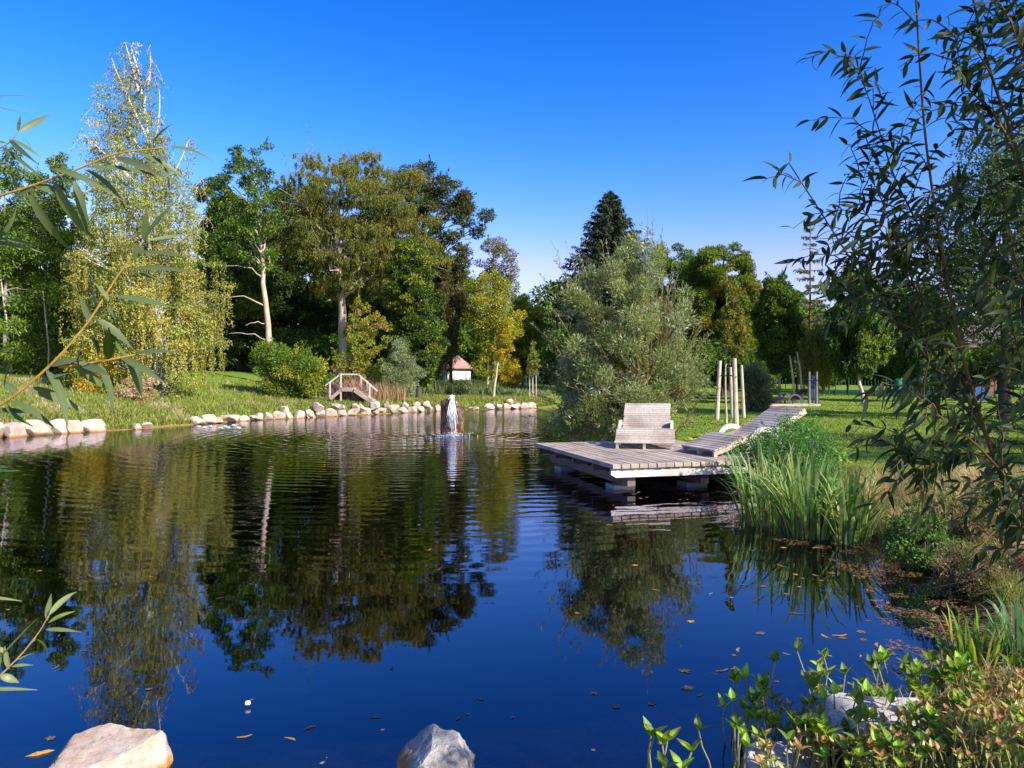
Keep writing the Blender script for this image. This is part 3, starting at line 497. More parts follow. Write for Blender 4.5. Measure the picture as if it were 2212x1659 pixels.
# ---------------------------------------------------------------- deck
a0 = math.atan2(.262,.965); e = empty('deck', (1.72,13.56,0), 'weathered grey plank deck on stilts over the water', 'deck', rz=a0); mb = MB()
PW = .168
for j in range(21):
    c = np.array([.46,.385,.33])*R.uniform(.8,1.15)*np.array([1,R.uniform(.96,1.02),R.uniform(.93,1.03)]); y0 = -.02+R.normal(0,.006); y1 = 4.62+R.normal(0,.01); x = PW*(j+.5)
    box(mb, (x,(y0+y1)/2,.458+R.normal(0,.0015)), (PW-.014,y1-y0,.078), None, c)
pl = mb.build('planks', M['wooddeck'], e); bv = pl.modifiers.new('bevel','BEVEL'); bv.width = .006; bv.segments = 1
mb = MB(); prof = [(0,.417),(PW*21,.417),(PW*21,.262),(.09,.262),(0,.315)]; v = [(x,.03,z) for x,z in prof]+[(x,.085,z) for x,z in prof]
mb.add(v, [[0,4,3,2,1]], (.70,.67,.64)); mb.add(v, [[5,6,7,8,9]], (.70,.67,.64)); mb.add(v, [[i,(i+1)%5,(i+1)%5+5,i+5] for i in range(5)], (.5,.45,.42)); mb.build('fascia_board', M['wood'], e)
mb = MB()
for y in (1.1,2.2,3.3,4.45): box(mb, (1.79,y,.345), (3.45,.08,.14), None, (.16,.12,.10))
mb.build('joists', M['wood'], e)
for x in (.42,1.85,3.2):
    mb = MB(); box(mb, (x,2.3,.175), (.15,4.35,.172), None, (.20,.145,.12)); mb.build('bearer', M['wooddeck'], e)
    for y in (.55,3.5):
        mb = MB(); box(mb, (x-.03,y,-.52), (.42,.40,1.2), None, (.27,.25,.24)); p = mb.build('concrete_pier', M['plain'], e); bv = p.modifiers.new('bevel','BEVEL'); bv.width = .015
# ---------------------------------------------------------------- loungers
def lounger(loc, rz, label, wd=1.24, scale=1.0, col=(.50,.435,.38), beamc=(.52,.44,.38), archc=(.52,.48,.44), prof=None, group='wooden sun loungers'):
    e = empty('sun_lounger', loc, label, 'lounger', group, rz); e.scale = (scale,)*3
    pr = np.array(prof or [(0,.125),(.3,.22),(.60,.365),(.80,.375),(.98,.345),(1.2,.40),(1.6,.61),(2.1,.885)])
    sl = np.concatenate([[0], np.cumsum(np.linalg.norm(np.diff(pr,axis=0),axis=1))]); tot = sl[-1]
    def at(s):
        x = np.interp(s, sl, pr[:,0]); z = np.interp(s, sl, pr[:,1]); x2 = np.interp(s+.02, sl, pr[:,0]); z2 = np.interp(s+.02, sl, pr[:,1]); x1 = np.interp(s-.02, sl, pr[:,0]); z1 = np.interp(s-.02, sl, pr[:,1])
        t = np.array([x2-x1,0,z2-z1]); t /= np.linalg.norm(t); return np.array([x,0,z]), t
    mb = MB(); nsl = 25; pitch = tot/nsl
    for j in range(nsl):
        p, t = at((j+.5)*pitch); n = np.array([-t[2],0,t[0]]); c = np.array(col)*R.uniform(.82,1.15)
        box(mb, p+n*.0+np.array([0,R.normal(0,.004),0]), (pitch-.011, wd-(.19 if p[0] > .70 else 0), .026), (t,(0,1,0),n), c)
    s_ = mb.build('slats', M['wood'], e); s_.modifiers.new('bevel','BEVEL').width = .004
    for sy in (-1,0,1):
        mb = MB()
        for j in range(12):
            p, t = at(j*tot/12); q, t2 = at((j+1)*tot/12); n = np.array([-t[2],0,t[0]]); off_ = wd/2-(.15 if p[0] > .6 else .055); bar(mb, p-n*.062+[0,sy*off_,0], q-n*.062+[0,sy*off_,0]+t*.01, .05+.001*(j%2), .096, beamc)
        mb.build('side_beam', M['wood'], e)
        for x in (.05, 1.0):
            mb = MB(); z = np.interp(x, pr[:,0], pr[:,1])-.07; box(mb, (x,sy*(wd/2-.055),z/2), (.07,.056,z), None, beamc); mb.build('leg', M['wood'], e)
    for sy in (-1,1):
        mb = MB(); th = np.linspace(0, math.pi, 19)
        ro = np.stack([1.13-.44*np.cos(th), .55*np.sin(th)],1); ri = np.stack([1.13-.345*np.cos(th), .455*np.sin(th)],1); y0 = sy*(wd/2-.055)-.03; y1 = y0+.06
        k = len(th); v = np.array([(p[0],y0,p[1]) for p in ro]+[(p[0],y0,p[1]) for p in ri]+[(p[0],y1,p[1]) for p in ro]+[(p[0],y1,p[1]) for p in ri]); f = []
        for i in range(k-1): f += [(i,k+i,k+i+1,i+1),(2*k+i,2*k+i+1,3*k+i+1,3*k+i),(i,i+1,2*k+i+1,2*k+i),(k+i,3*k+i,3*k+i+1,k+i+1)]
        mb.add(v, f, archc); mb.build('arched_armrest', M['plain'], e)
    return e
lounger((2.76,16.42,.498), math.atan2(.975,.20), 'wooden slatted lounger on the deck with its back turned to the bush')
lounger((3.60,15.32,.498), math.atan2(.30,.953), 'wooden slatted lounger on the deck half hidden by the green bank plants', 1.24)
lx, ly = W(1666,0,44)[0], 44
mb = MB(); e = empty('platform', (lx+1.0,ly,g1(lx+1,ly)), 'low pale platform on the lawn under the dark lounger', 'platform'); box(mb, (0,0,.07), (2.9,1.7,.12), None, (.52,.47,.40)); mb.build('boards', M['wood'], e)
lounger((lx,ly,g1(lx+1,ly)+.13), .05, 'dark lounger standing on a pale platform far across the lawn', 1.2, 1.0, (.05,.045,.05), (.05,.045,.05), (.09,.085,.09), [(0,.10),(.3,.22),(.55,.33),(.75,.32),(1.0,.25),(1.2,.29),(1.6,.55),(2.0,.83)])
# ---------------------------------------------------------------- poles, saplings
def pole(px, D, top, label, group, r=.05, col=(.55,.46,.38), leanx=0, hgt=None):
    x, y, _ = W(px, 0, D); z0 = g1(x,y); z1 = CZ-(top-HY)/F*D; e_ = MB(); P = np.array([(x,y,z0-.1),(x+leanx*.5,y,(z0+z1)/2),(x+leanx,y,z1)]); tube(e_, P, [r*1.08,r*.95,r*.85], 10, col)
    o = e_.build('tree_stake', M['post'], None, (x,y,z0)); o.location = (x,y,z0); return tag(o, label, 'stake', group)
g = 'stakes around the lawn sapling'
pole(1590, 26.2, 774, 'tallest pale wooden stake, nearest of the four on the lawn', g, .085, leanx=-.06)
pole(1548, 29.0, 779, 'pale wooden stake leaning right, leftmost of the four', g, .08, leanx=.12)
pole(1582, 30.5, 793, 'thin pale wooden stake in the middle of the four', g, .06, leanx=-.08)
pole(1607, 30.0, 789, 'pale wooden stake at the right hand end of the four', g, .065, leanx=-.10)
def strap(name, pts, lab, col=(.01,.01,.012), r=.02):
    m_ = MB(); tube(m_, pts, r, 6, col); c = np.mean(pts,0); o = m_.build(name, M['plain'], None, c); o.location = tuple(c); tag(o, lab, 'strap')
strap('rubber_strap', np.array([W(1548,812,29.0)+[.1,-.1,0], W(1569,812,27.2)+[0,-.03,.05], W(1590,814,26.2)+[-.02,-.09,0]]), 'black strap tying the sapling to the lawn stakes')
tree('sapling', 'thin young tree tied between the four lawn stakes', 1570, 27, [(560,1572,1586),(640,1560,1600),(700,1552,1612),(740,1558,1625),(775,1580,1615)], [(.16,.18,.03),(.12,.15,.025),(.25,.20,.04)], 4200, 40, .12, .11, trunk=[(1568,909),(1570,820),(1576,700),(1580,580)], tr=.04, barkc=(.5,.42,.36), limbs=18, asp=.4, sprig=8)
g = 'pair of grey poles on the far lawn'
for px, l in ((1748,'left'),(1764,'right')): pole(px, 43.5, 803, 'grey wooden pole just %s of the person in blue' % l, g, .07, (.20,.20,.23))
strap('rubber_strap', np.array([W(1745,821,43.4), W(1756,821,43.5), W(1767,821,43.4)]), 'black strap between the two grey poles before the person', r=.03)
g = 'stakes around the small tree at the far bank'
for px, l in ((1144,'left of'),(1158,'right of')): pole(px, 55, 811, 'thin pale stake %s the small far bank tree' % l, g, .035)
tree('young_staked_tree', 'small young tree between two stakes left of the silver willow bush', 1151, 55, [(738,1146,1156),(770,1138,1164),(800,1136,1166),(815,1142,1160)], [(.12,.15,.03),(.2,.2,.05)], 700, 16, .12, .16, tr=.06, barkc=(.5,.42,.36), limbs=10, trunk=[(1151,857),(1151,800),(1151,745)])
# ---------------------------------------------------------------- footbridge
bx0, bD = W(760,0,43.2)[0], 43.2; bz = g1(bx0,bD-.3); e = empty('footbridge', (bx0,bD,bz), 'small arched wooden footbridge with pale rail behind the rock edge', 'bridge')
def bp(px, py, dy=0): return W(px, py, bD)-np.array([bx0,bD,bz])+np.array([0,dy,0])
wc = (.50,.42,.37)
for name, L_ in (('handrail', [((703,833),(736,808.5)),((733,808.5),(777,808.5)),((774,808.5),(816,845))]),):
    for a, b in L_:
        mb = MB(); bar(mb, bp(*a), bp(*b), .07, .075, wc); mb.build('handrail', M['plain'], e)
for px, t, b in ((713.5,826,862),(737,809,866),(799,832,866)):
    mb = MB(); bar(mb, bp(px,t,-.06), bp(px,b,-.06), .08, .08, wc, (0,1,0)); mb.build('post', M['plain'], e)
for px, t, b in ((773,812,850),(786,822,845)):
    mb = MB(); bar(mb, bp(px,t,1.0), bp(px,b,1.0), .07, .07, wc, (0,1,0)); mb.build('post', M['plain'], e)
for a, b, nm in (((714,858),(738,838),'ramp'),((738,838),(766,838),'walkway'),((764,838),(807,867),'ramp')):
    mb = MB()
    A = bp(*a); B = bp(*b); n = max(2, int(np.linalg.norm(B-A)/.16))
    for j in range(n):
        p = A+(B-A)*(j+.06)/n; q = A+(B-A)*(j+.94)/n; p[1] = q[1] = .45; bar(mb, p, q, 1.1, .05, np.array(wc)*R.uniform(.55,.85))
    mb.build(nm, M['wood'], e)
    for y in (-.08,.98): mb = MB(); A2 = A.copy(); B2 = B.copy(); A2[1] = B2[1] = y; A2[2] -= .1; B2[2] -= .1; bar(mb, A2, B2, .08, .18, np.array(wc)*.75); mb.build('beam', M['wood'], e)
# ---------------------------------------------------------------- rocks
from mathutils import noise as mn
import bmesh
bm = bmesh.new(); bmesh.ops.create_icosphere(bm, subdivisions=5, radius=1); IV = np.array([v.co[:] for v in bm.verts]); IF = np.array([[v.index for v in f.verts] for f in bm.faces]); bm.free()
bm = bmesh.new(); bmesh.ops.create_icosphere(bm, subdivisions=3, radius=1); IV3 = np.array([v.co[:] for v in bm.verts]); IF3 = np.array([[v.index for v in f.verts] for f in bm.faces]); bm.free()
def rock(loc, size, label, group=None, mat='rock', cuts=10, rz=None, col=(1,1,1), hi=False, name='shore_rock', top=None, rough=.03, planes=None):
    V = (IV if hi else IV3).copy(); Fc = IF if hi else IF3
    for j in range(cuts):
        n = unit(R.normal(size=3)); h = R.uniform(.42,.78); d = V@n-h; V = V-np.outer(np.maximum(d,0), n)
    for (n, h) in (planes or []): n = unit(np.array(n, float)); d = V@n-h; V = V-np.outer(np.maximum(d,0), n)
    V = (V-(V.max(0)+V.min(0))/2)/((V.max(0)-V.min(0))/2)
    if top: V[:,2] = np.minimum(V[:,2], top+.05*V[:,0]+.03*wob(V[:,0]*3, V[:,1]*3))
    V = V*(1+rough*wob(V[:,0]*4+R.random()*9, V[:,1]*4+V[:,2]*3)[:,None]+rough*.4*wob(V[:,0]*13, V[:,2]*13+V[:,1]*9)[:,None])
    if hi:
        sd_ = R.random()*50; nz_ = np.array([mn.fractal(Vector(q*2.2+sd_), .9, 2.1, 6) for q in V]); nz2 = np.array([abs(mn.noise(Vector(q*5+sd_))) for q in V])
        V = V*(1+.045*nz_-.03*(nz2 < .05))[:,None]
    V = V*np.array(size)/2*1.08; a = R.uniform(0,6.28) if rz is None else rz; V = V@np.array([[math.cos(a),math.sin(a),0],[-math.sin(a),math.cos(a),0],[0,0,1]])
    mb = MB(); mb.add(V, Fc, col); o = mb.build(name, M[mat], smooth=True); o.location = tuple(float(q) for q in loc)
    try: o.data.set_sharp_from_angle(angle=math.radians(24))
    except Exception: pass
    return tag(o, label, 'rock', group)
FS = SHORE[2:13]; fpx = CX+FS[:,0]/FS[:,1]*F
def shore_at(px): return np.interp(px, fpx, FS[:,0]), np.interp(px, fpx, FS[:,1])
segs = [(-330,115,44,1.05),(118,205,46,.85),(276,300,20,.8),(405,440,28,.95),(440,500,40,.55),(510,535,24,.6),(540,650,25,.95),(650,750,23,.95),(750,955,21,.95),(1005,1030,14,.5),(1045,1095,20,.8),(1095,1165,22,.7)]
names = {0:'pale boulder at the water edge at the far left',1:'broad pale boulder in the gap between grass tufts at left',2:'single pale rock in the grass below the birch',3:'pale rock sitting upright left of the water lilies',4:'flat pale slab rock beside the white water lilies',5:'small low rock before the main rock edging',6:'pale rock in the edging between lilies and bridge',7:'pale rock in the edging just left of the bridge',8:'pale rock in the edging between bridge and fountain',9:'small low rock just right of the fountain stone',10:'pale rock in the edging right of the fountain',11:'pale rock in the edging beside the silver willow bush'}
for i, (a, b, st, hh) in enumerate(segs):
    px = a
    while px < b:
        wpx = st*R.uniform(.8,1.3); x, y = shore_at(px+wpx/2); wd_ = wpx/F*y; h = hh*min(wd_,.8)*R.uniform(.8,1.1)
        rock((x+.03,y+.12,.08+h*.12), (wd_*1.08, wd_*.8, h*.88), names[i], names[i].replace('rock','rocks').replace('boulder','boulders'), col=np.array([1,1,1])*R.uniform(.82,1.15)*np.array([1,R.uniform(.93,1),R.uniform(.88,1)]))
        if i in (6,7,8) and R.random() < .55 or i == 10 and R.random() < .5:
            rock((x+R.normal(0,.1)+wd_*.4,y+.5,.44+R.normal(0,.04)), (wd_*.85, wd_*.7, .42*R.uniform(.8,1.15)), names[i], names[i].replace('rock','rocks'), col=np.array([1,1,1])*R.uniform(.85,1.15)*np.array([1,R.uniform(.9,1),R.uniform(.84,1)]))
        px += wpx*.93
# near rocks
def near(px, py, z=0): D = (CZ-z)*F/(py-HY); return np.array([(px-CX)/F*D, D, z])
def hero(px, py, dy, z, size, label, mat, seed, planes, rz=0, cuts=3, col=(1,1,1), name='shore_rock', top=None):
    global R
    keep = R; R = np.random.default_rng(seed); p = near(px, py); o = rock((p[0],p[1]+dy,z), size, label, mat=mat, hi=True, rz=rz, cuts=cuts, col=col, rough=.02, planes=planes, name=name, top=top); R = keep; return o
hero(218,1672,0,-.02,(.58,.50,.36),'large flat topped tan boulder at the bottom left corner','rocktan',3,[((-.04,-.16,1),.38),((-.8,-.2,.7),.66),((.55,-.5,.75),.66),((.2,.9,.5),.6),((-.5,.8,.5),.66),((.3,-.95,.5),.62)])
hero(926,1668,0,-.02,(.44,.42,.36),'pointed blotchy grey rock at the bottom centre','rocknear',5,[((-.8,-.1,.62),.50),((.85,.0,.42),.52),((.2,-.9,.7),.6),((.1,-.1,1),.62),((.55,-.6,.6),.62)])
hero(1905,1625,.08,.0,(.66,.58,.44),'large pale rock among the water plants at the bottom right','rocknear',8,[((-.3,-.4,1),.45),((-.8,0,.6),.6)],.3,4,(1.35,1.35,1.4))
hero(1715,1690,.05,-.04,(.46,.42,.30),'smaller low rock left of the big rock among the water plants','rocknear',9,[((.1,-.3,1),.5)],.1,5,(1.25,1.25,1.3))
hero(640,1650,.08,-.225,(.62,.5,.42),'brown sunken rock under water between the two near rocks','rocktan',10,[],.2,5,(1.6,1.15,.8),'sunken_rock')
hero(20,1640,0,-.22,(.5,.45,.44),'reddish sunken rock at the bottom left edge','rocktan',11,[],.5,5,(1.5,.8,.5),'sunken_rock')
hero(1300,1660,-.15,-.38,(.7,.6,.4),'dim sunken rock under water right of the pointed rock','rocktan',12,[],.9,5,(.7,.6,.5),'sunken_rock')
hero(400,1680,-.05,-.20,(.42,.4,.3),'brown sunken rock touching the big tan boulder','rocktan',13,[],0,5,(1.4,.9,.6),'sunken_rock')
# ---------------------------------------------------------------- fountain stone and falling water
e = empty('fountain_stone', (FX,FY,0), 'upright dark mossy stone standing in the pond with water pouring over', 'fountain')
V = IV.copy()
for n, h in [((-1,0,0),.62),((1,0,-.05),.62),((0,1,0),.6),((0,-1,0),.6),((0,0,1),.86),((.75,0,.66),.74),((-.7,0,.7),.93),((.6,-.7,.2),.72),((-.6,-.7,.1),.72)]: n = unit(np.array(n, float)); V = V-np.outer(np.maximum(V@n-h,0), n)
V = V*(1+.035*wob(V[:,0]*6,V[:,2]*9)[:,None]+.02*wob(V[:,0]*17,V[:,2]*21)[:,None]); V = V*np.array([.64,.46,.86])+np.array([-.03,.05,.52])
mb = MB(); mb.add(V, IF, (1,1,1)); mb.build('stone', M['stonewet'], e)
m_, nt_, o_ = nodes('white_water'); p_ = N(nt_, 'BsdfPrincipled', Roughness=.25); p_.inputs['Base Color'].default_value = (.74,.78,.83,1); lk(nt_, p_.outputs[0], o_.inputs[0]); M['foam'] = m_
mb = MB()
def drop(c, s): mb.add(IVs*np.array([s*.8,s*.8,s*1.5])+c, IFs, (1,1,1))
bm = bmesh.new(); bmesh.ops.create_icosphere(bm, subdivisions=1, radius=1); IVs = np.array([v.co[:] for v in bm.verts]); IFs = np.array([[v.index for v in f.verts] for f in bm.faces]); bm.free()
for j in range(36):
    x0 = R.normal(.0,.03); x1 = x0*2+R.normal(0,.07)-.01; z0 = R.uniform(.95,1.34); z1 = R.uniform(0,.75); t = np.linspace(0,1,7)
    pts = np.stack([x0+(x1-x0)*t+R.normal(0,.012,7), -.24-.14*np.sqrt(t)-R.random()*.05+0*t, z0+(z1-z0)*t**1.3],1); tube(mb, pts, R.uniform(.004,.014)*np.array([1.4,1.2,1,.9,.7,.6,.3]), 5)
for j in range(70): drop(np.array([R.normal(-.02,.05),-.2+R.normal(0,.06),R.uniform(1.12,1.36)]), R.uniform(.012,.04))
for j in range(260): z = R.random()**1.2*1.1; drop(np.array([R.normal(-.01,.05+.07*(1-z)),-.38+R.normal(0,.05),z]), R.uniform(.004,.014))
for j in range(260): a = R.uniform(0,6.28); r = abs(R.normal(0,.3)); drop(np.array([math.cos(a)*r*1.2,-.42+math.sin(a)*r*.6,R.random()**3*.12]), R.uniform(.005,.018))
o = mb.build('falling_water', M['foam'], None, smooth=True); o.location = (FX,FY,0); tag(o, 'white water spilling down the fountain stone', kind='stuff')
# ---------------------------------------------------------------- water lilies
mb = MB(); t = np.linspace(.25,2*math.pi-.05,15); mb.add(np.array([(0,0,0)]+[(math.cos(a)*.13,math.sin(a)*.13,.004) for a in t]), [[0,i,i+1] for i in range(1,15)], (.09,.15,.03))
pad = mb.build('lily_pad', M['leaf']); mb = MB()
for rg, (n_, l_, tl) in enumerate([(9,.11,.35),(8,.095,.8),(6,.07,1.2)]):
    for j in range(n_):
        a = 6.283*j/n_+rg*.3; d = np.array([math.cos(a)*math.cos(tl),math.sin(a)*math.cos(tl),math.sin(tl)]); s_ = np.array([-math.sin(a),math.cos(a),0]); mb.add([(0,0,.01),d*l_*.55+s_*.024,d*l_,d*l_*.55-s_*.024], [[0,1,2,3]], (.85,.83,.84))
flo = mb.build('lily_flower', M['foam']); fu = pu = False
for j in range(34):
    px = R.uniform(415,525) if j < 26 else R.uniform(-20,40); py = R.normal(927,4) if j < 26 else R.uniform(1008,1022); q = near(px, py)
    if float(sdist(q[0:1],q[1:2])[0]) > -.3: continue
    o = pad if not pu else pad.copy()
    if pu: C.objects.link(o)
    pu = True; o.location = (q[0],q[1],.006+.001*(j%5)); o.rotation_euler = (0,0,R.uniform(0,6)); o.scale = (R.uniform(.8,1.3),)*3
    tag(o, 'round green lily pad floating with the white lilies' if j < 26 else 'round green lily pad floating alone at the left edge', 'lily pad', 'lily pads by the far bank' if j < 26 else 'lily pads at the left edge')
for j, (px,py) in enumerate([(430,926),(443,928),(455,925),(478,929),(486,925),(493,928),(505,923),(516,929)]):
    q = near(px,py); o = flo if not fu else flo.copy()
    if fu: C.objects.link(o)
    fu = True; o.location = (q[0],q[1],.02); o.rotation_euler = (0,0,j); o.scale = (1.5,)*3; tag(o, 'white water lily flower open among the pads', 'flower', 'white water lilies')
# ---------------------------------------------------------------- person
PXp, PD = W(1758,0,46)[0], 46.0; pz = g1(PXp,PD); e = empty('person', (PXp,PD,pz), 'person in blue shirt, pale trousers and grey cap standing on the far lawn', 'person', rz=math.radians(-70))
def skin(name, nodes_, edges, mat, parent, sub=2):
    me = bpy.data.meshes.new(name); me.from_pydata([n[:3] for n in nodes_], edges, []); o = bpy.data.objects.new(name, me); C.objects.link(o); o.parent = parent; me.materials.append(mat)
    sk_ = o.modifiers.new('skin','SKIN')
    for v, n in zip(me.skin_vertices[0].data, nodes_): v.radius = (n[3], n[4] if len(n) > 4 else n[3])
    me.skin_vertices[0].data[0].use_root = True; o.modifiers.new('sub','SUBSURF').levels = sub; o.modifiers['sub'].render_levels = sub; return o
def solid(name, c, r=.6):
    m, nt, o = nodes(name); n = N(nt, 'TexNoise', Scale=14.0, Detail=3); col = mixc(nt, n.outputs[0], tuple(q*.8 for q in c), tuple(min(1,q*1.15) for q in c)); p = N(nt, 'BsdfPrincipled', Roughness=r); lk(nt, col, p.inputs['Base Color']); lk(nt, p.outputs[0], o.inputs[0]); return m
SK = solid('skin_tone', (.45,.24,.16)); BL = solid('blue_cotton', (.06,.16,.50)); WH = solid('pale_cotton', (.55,.50,.48)); GY = solid('grey_felt', (.30,.30,.31))
body = [(0,0,.95,.13,.10),(0,.01,1.15,.12,.09),(0,0,1.33,.15,.09),(0,-.01,1.45,.06,.06),(0,-.03,1.52,.055,.06),(0,-.05,1.60,.085,.10),(0,-.045,1.67,.06,.07),
 (-.18,0,1.36,.055,.055),(-.24,-.02,1.12,.042,.042),(-.15,-.22,1.15,.03,.03),(-.12,-.30,1.18,.028,.018),(.18,0,1.36,.055,.055),(.24,-.02,1.12,.042,.042),(.13,-.22,1.18,.03,.03),(.10,-.30,1.22,.028,.018),
 (-.10,0,.86,.085,.085),(-.10,-.02,.48,.058,.058),(-.10,.02,.09,.04,.04),(-.11,-.12,.04,.035,.03),(.10,0,.86,.085,.085),(.11,-.01,.48,.058,.058),(.11,.03,.09,.04,.04),(.12,-.11,.04,.035,.03)]
ed = [(0,1),(1,2),(2,3),(3,4),(4,5),(5,6),(2,7),(7,8),(8,9),(9,10),(2,11),(11,12),(12,13),(13,14),(0,15),(15,16),(16,17),(17,18),(0,19),(19,20),(20,21),(21,22)]
for side, hi_ in ((-1,10),(1,14)):
    b0 = body[hi_]
    for q in range(5):
        k_ = len(body); dx = (-.026+.013*q)*1.0; ln = [.035,.06,.068,.062,.048][q]
        body += [(b0[0]+dx, b0[1]-.02, b0[2]+.01, .008), (b0[0]+dx*1.3-side*.01, b0[1]-.02-ln*.7, b0[2]+.005-ln*.3, .007)]; ed += [(hi_,k_),(k_,k_+1)]
skin('body', body, ed, SK, e)
skin('shirt', [(0,0,.92,.165,.125),(0,.01,1.15,.15,.115),(0,0,1.34,.175,.115),(0,-.005,1.42,.085,.08),(-.18,0,1.37,.075,.075),(-.225,-.01,1.19,.065,.065),(.18,0,1.37,.075,.075),(.225,-.01,1.19,.065,.065)], [(0,1),(1,2),(2,3),(2,4),(4,5),(2,6),(6,7)], BL, e)
skin('trousers', [(0,0,.93,.16,.12),(-.10,0,.84,.11,.11),(-.105,-.01,.50,.095,.095),(-.105,0,.32,.09,.09),(.10,0,.84,.11,.11),(.11,-.01,.50,.095,.095),(.11,0,.32,.09,.09)], [(0,1),(1,2),(2,3),(0,4),(4,5),(5,6)], WH, e)
mb = MB(); mb.add(IV3[:,:]*np.array([.105,.12,.075])+np.array([0,-.045,1.66]), IF3); mb.add([(-.08,-.13,1.655),(.08,-.13,1.655),(.05,-.23,1.64),(-.05,-.23,1.64)], [[0,1,2,3]]); mb.build('cap', GY, e, smooth=True)
# ---------------------------------------------------------------- far garden things
def fence(px0, px1, D0, D1, z, label, posts=12):
    A = W(px0,0,D0); B = W(px1,0,D1); A[2] = g1(A[0],A[1]); B[2] = g1(B[0],B[1]); e_ = empty('wire_fence', A, label, 'fence'); mb = MB(); gc = (.05,.16,.09)
    for j in range(22): 
        a_ = A.copy(); b_ = B.copy(); h = z*(.08+.92*j/21) if j < 8 else None
        if h: tube(mb, [a_-A+[0,0,h], b_-A+[0,0,h]], .012, 4, gc)
    nn = int(np.linalg.norm(B-A)/.22)
    for j in range(nn): q = A+(B-A)*j/nn-A; tube(mb, [q+[0,0,.05],q+[0,0,z]], .009, 3, gc)
    mb.build('wire_mesh', M['plain'], e_)
    for j in range(posts+1): m2 = MB(); q = (B-A)*j/posts; x_, y_ = (A+q)[:2]; zz = g1(x_,y_)-A[2]; tube(m2, [(q[0],q[1],zz-.1),(q[0],q[1],zz+z+.12)], .035, 6, (.03,.10,.06)); m2.build('post', M['plain'], e_)
fence(905, 1215, 74, 72, 1.1, 'green wire fence in front of the small white house')
fence(1890, 2260, 58, 54, 1.25, 'green wire mesh fence along the far right lawn', 14)
fence(1620, 1890, 62, 58, 1.2, 'green wire fence behind the person in blue', 10)
hx, hD = W(985,0,84)[0], 84.0; hz = g1(hx,hD); e = empty('garden_house', (hx,hD,hz), 'small white garden house with brown red hipped roof', 'house', rz=.35); mb = MB(); hw_ = 1.25; hh_ = 1.25
box(mb, (0,0,hh_/2), (hw_*2,hw_*2,hh_), None, (.74,.71,.68)); mb.build('wall', M['plain'], e); mb = MB(); r_ = 1.6; zt_ = 1.2
mb.add([(-r_,-r_,zt_),(r_,-r_,zt_),(r_,r_,zt_),(-r_,r_,zt_),(-.2,0,zt_+1.45),(.2,0,zt_+1.45)], [[0,1,5,4],[2,3,4,5]], (.38,.24,.20)); mb.add([(-r_,-r_,zt_),(r_,-r_,zt_),(r_,r_,zt_),(-r_,r_,zt_),(-.2,0,zt_+1.45),(.2,0,zt_+1.45)], [[1,2,5],[3,0,4]], (.38,.24,.20)); mb.add([(-r_,-r_,zt_-.02),(r_,-r_,zt_-.02),(r_,r_,zt_-.02),(-r_,r_,zt_-.02)], [[3,2,1,0]], (.2,.15,.12)); mb.build('roof', M['roof'], e)
mb = MB(); box(mb, (-.45,-hw_-.03,.5), (.6,.05,.95), None, (.80,.79,.78)); mb.build('door', M['plain'], e)
hx, hD = W(1023,0,90)[0], 90.0; hz = g1(hx,hD); e = empty('white_shed', (hx,hD,hz), 'plain white shed wall right of the small garden house', 'shed'); mb = MB(); box(mb, (0,0,1.95), (1.15,1.5,1.05), None, (.74,.72,.70)); mb.build('wall', M['plain'], e); mb = MB(); box(mb, (0,0,.7), (1.0,1.3,1.44), None, (.3,.28,.25)); mb.build('base', M['plain'], e); mb = MB(); box(mb, (0,0,2.53), (1.4,1.75,.10), None, (.4,.3,.26)); mb.build('roof', M['roof'], e)
hx, hD = W(2095,0,62)[0], 62.0; hz = g1(hx,hD); e = empty('brown_house', (hx,hD,hz), 'red brown house with white framed window behind the right hand trees', 'house'); mb = MB(); box(mb, (0,2,1.9), (7,4,3.8), None, (.22,.07,.045)); mb.build('wall', M['plain'], e)
mb = MB(); mb.add([(-3.9,-.5,3.7),(3.9,-.5,3.7),(3.9,2,5.6),(-3.9,2,5.6),(3.9,4.5,3.7),(-3.9,4.5,3.7)], [[0,1,2,3],[3,2,4,5]], (.14,.12,.12)); mb.build('roof', M['roof'], e)
for x_ in (-.9,1.6):
    mb = MB(); box(mb, (x_,-.03,2.1), (1.2,.06,1.2), None, (.75,.74,.73)); fr = mb.build('window', M['plain'], e); mb = MB(); box(mb, (x_,-.07,2.1), (.98,.03,.98), None, (.03,.035,.04)); mb.build('pane', M['plain'], fr)
x_, y_, _ = W(1941,0,44); z_ = g1(x_,y_); e = empty('litter_bin', (x_,y_,z_), 'green waste bin on a post at the far lawn edge', 'bin'); mb = MB(); tube(mb, [(0,0,.75),(0,0,.79),(0,0,1.3),(0,0,1.45),(0,-.0,1.5)], [.17,.20,.22,.20,.08], 16, (.015,.16,.11)); mb.build('bin_body', M['plain'], e); mb = MB(); tube(mb, [(.2,.02,-.1),(.2,.02,1.55)], .035, 8, (.55,.55,.52)); mb.build('post', M['plain'], e)
x_, y_, _ = W(2172,0,40); z_ = g1(x_,y_); e = empty('marker_post', (x_,y_,z_), 'slim pale post with white box on top at the right edge', 'post'); mb = MB(); tube(mb, [(0,0,-.1),(0,0,1.5)], .045, 8, (.55,.56,.58)); mb.build('pole', M['plain'], e); mb = MB(); box(mb, (0,0,1.65), (.34,.2,.3), None, (.75,.75,.76)); mb.build('head_box', M['plain'], e)
x_, y_, _ = W(2108,0,52); z_ = g1(x_,y_); e = empty('blue_container', (x_,y_,z_), 'blue storage container glimpsed behind the near willow leaves', 'container'); mb = MB(); box(mb, (0,0,.55), (1.2,.8,1.1), None, (.03,.07,.25)); mb.build('tub', M['plain'], e); mb = MB(); box(mb, (0,0,1.14), (1.3,.9,.08), None, (.04,.10,.35)); mb.build('lid', M['plain'], e)
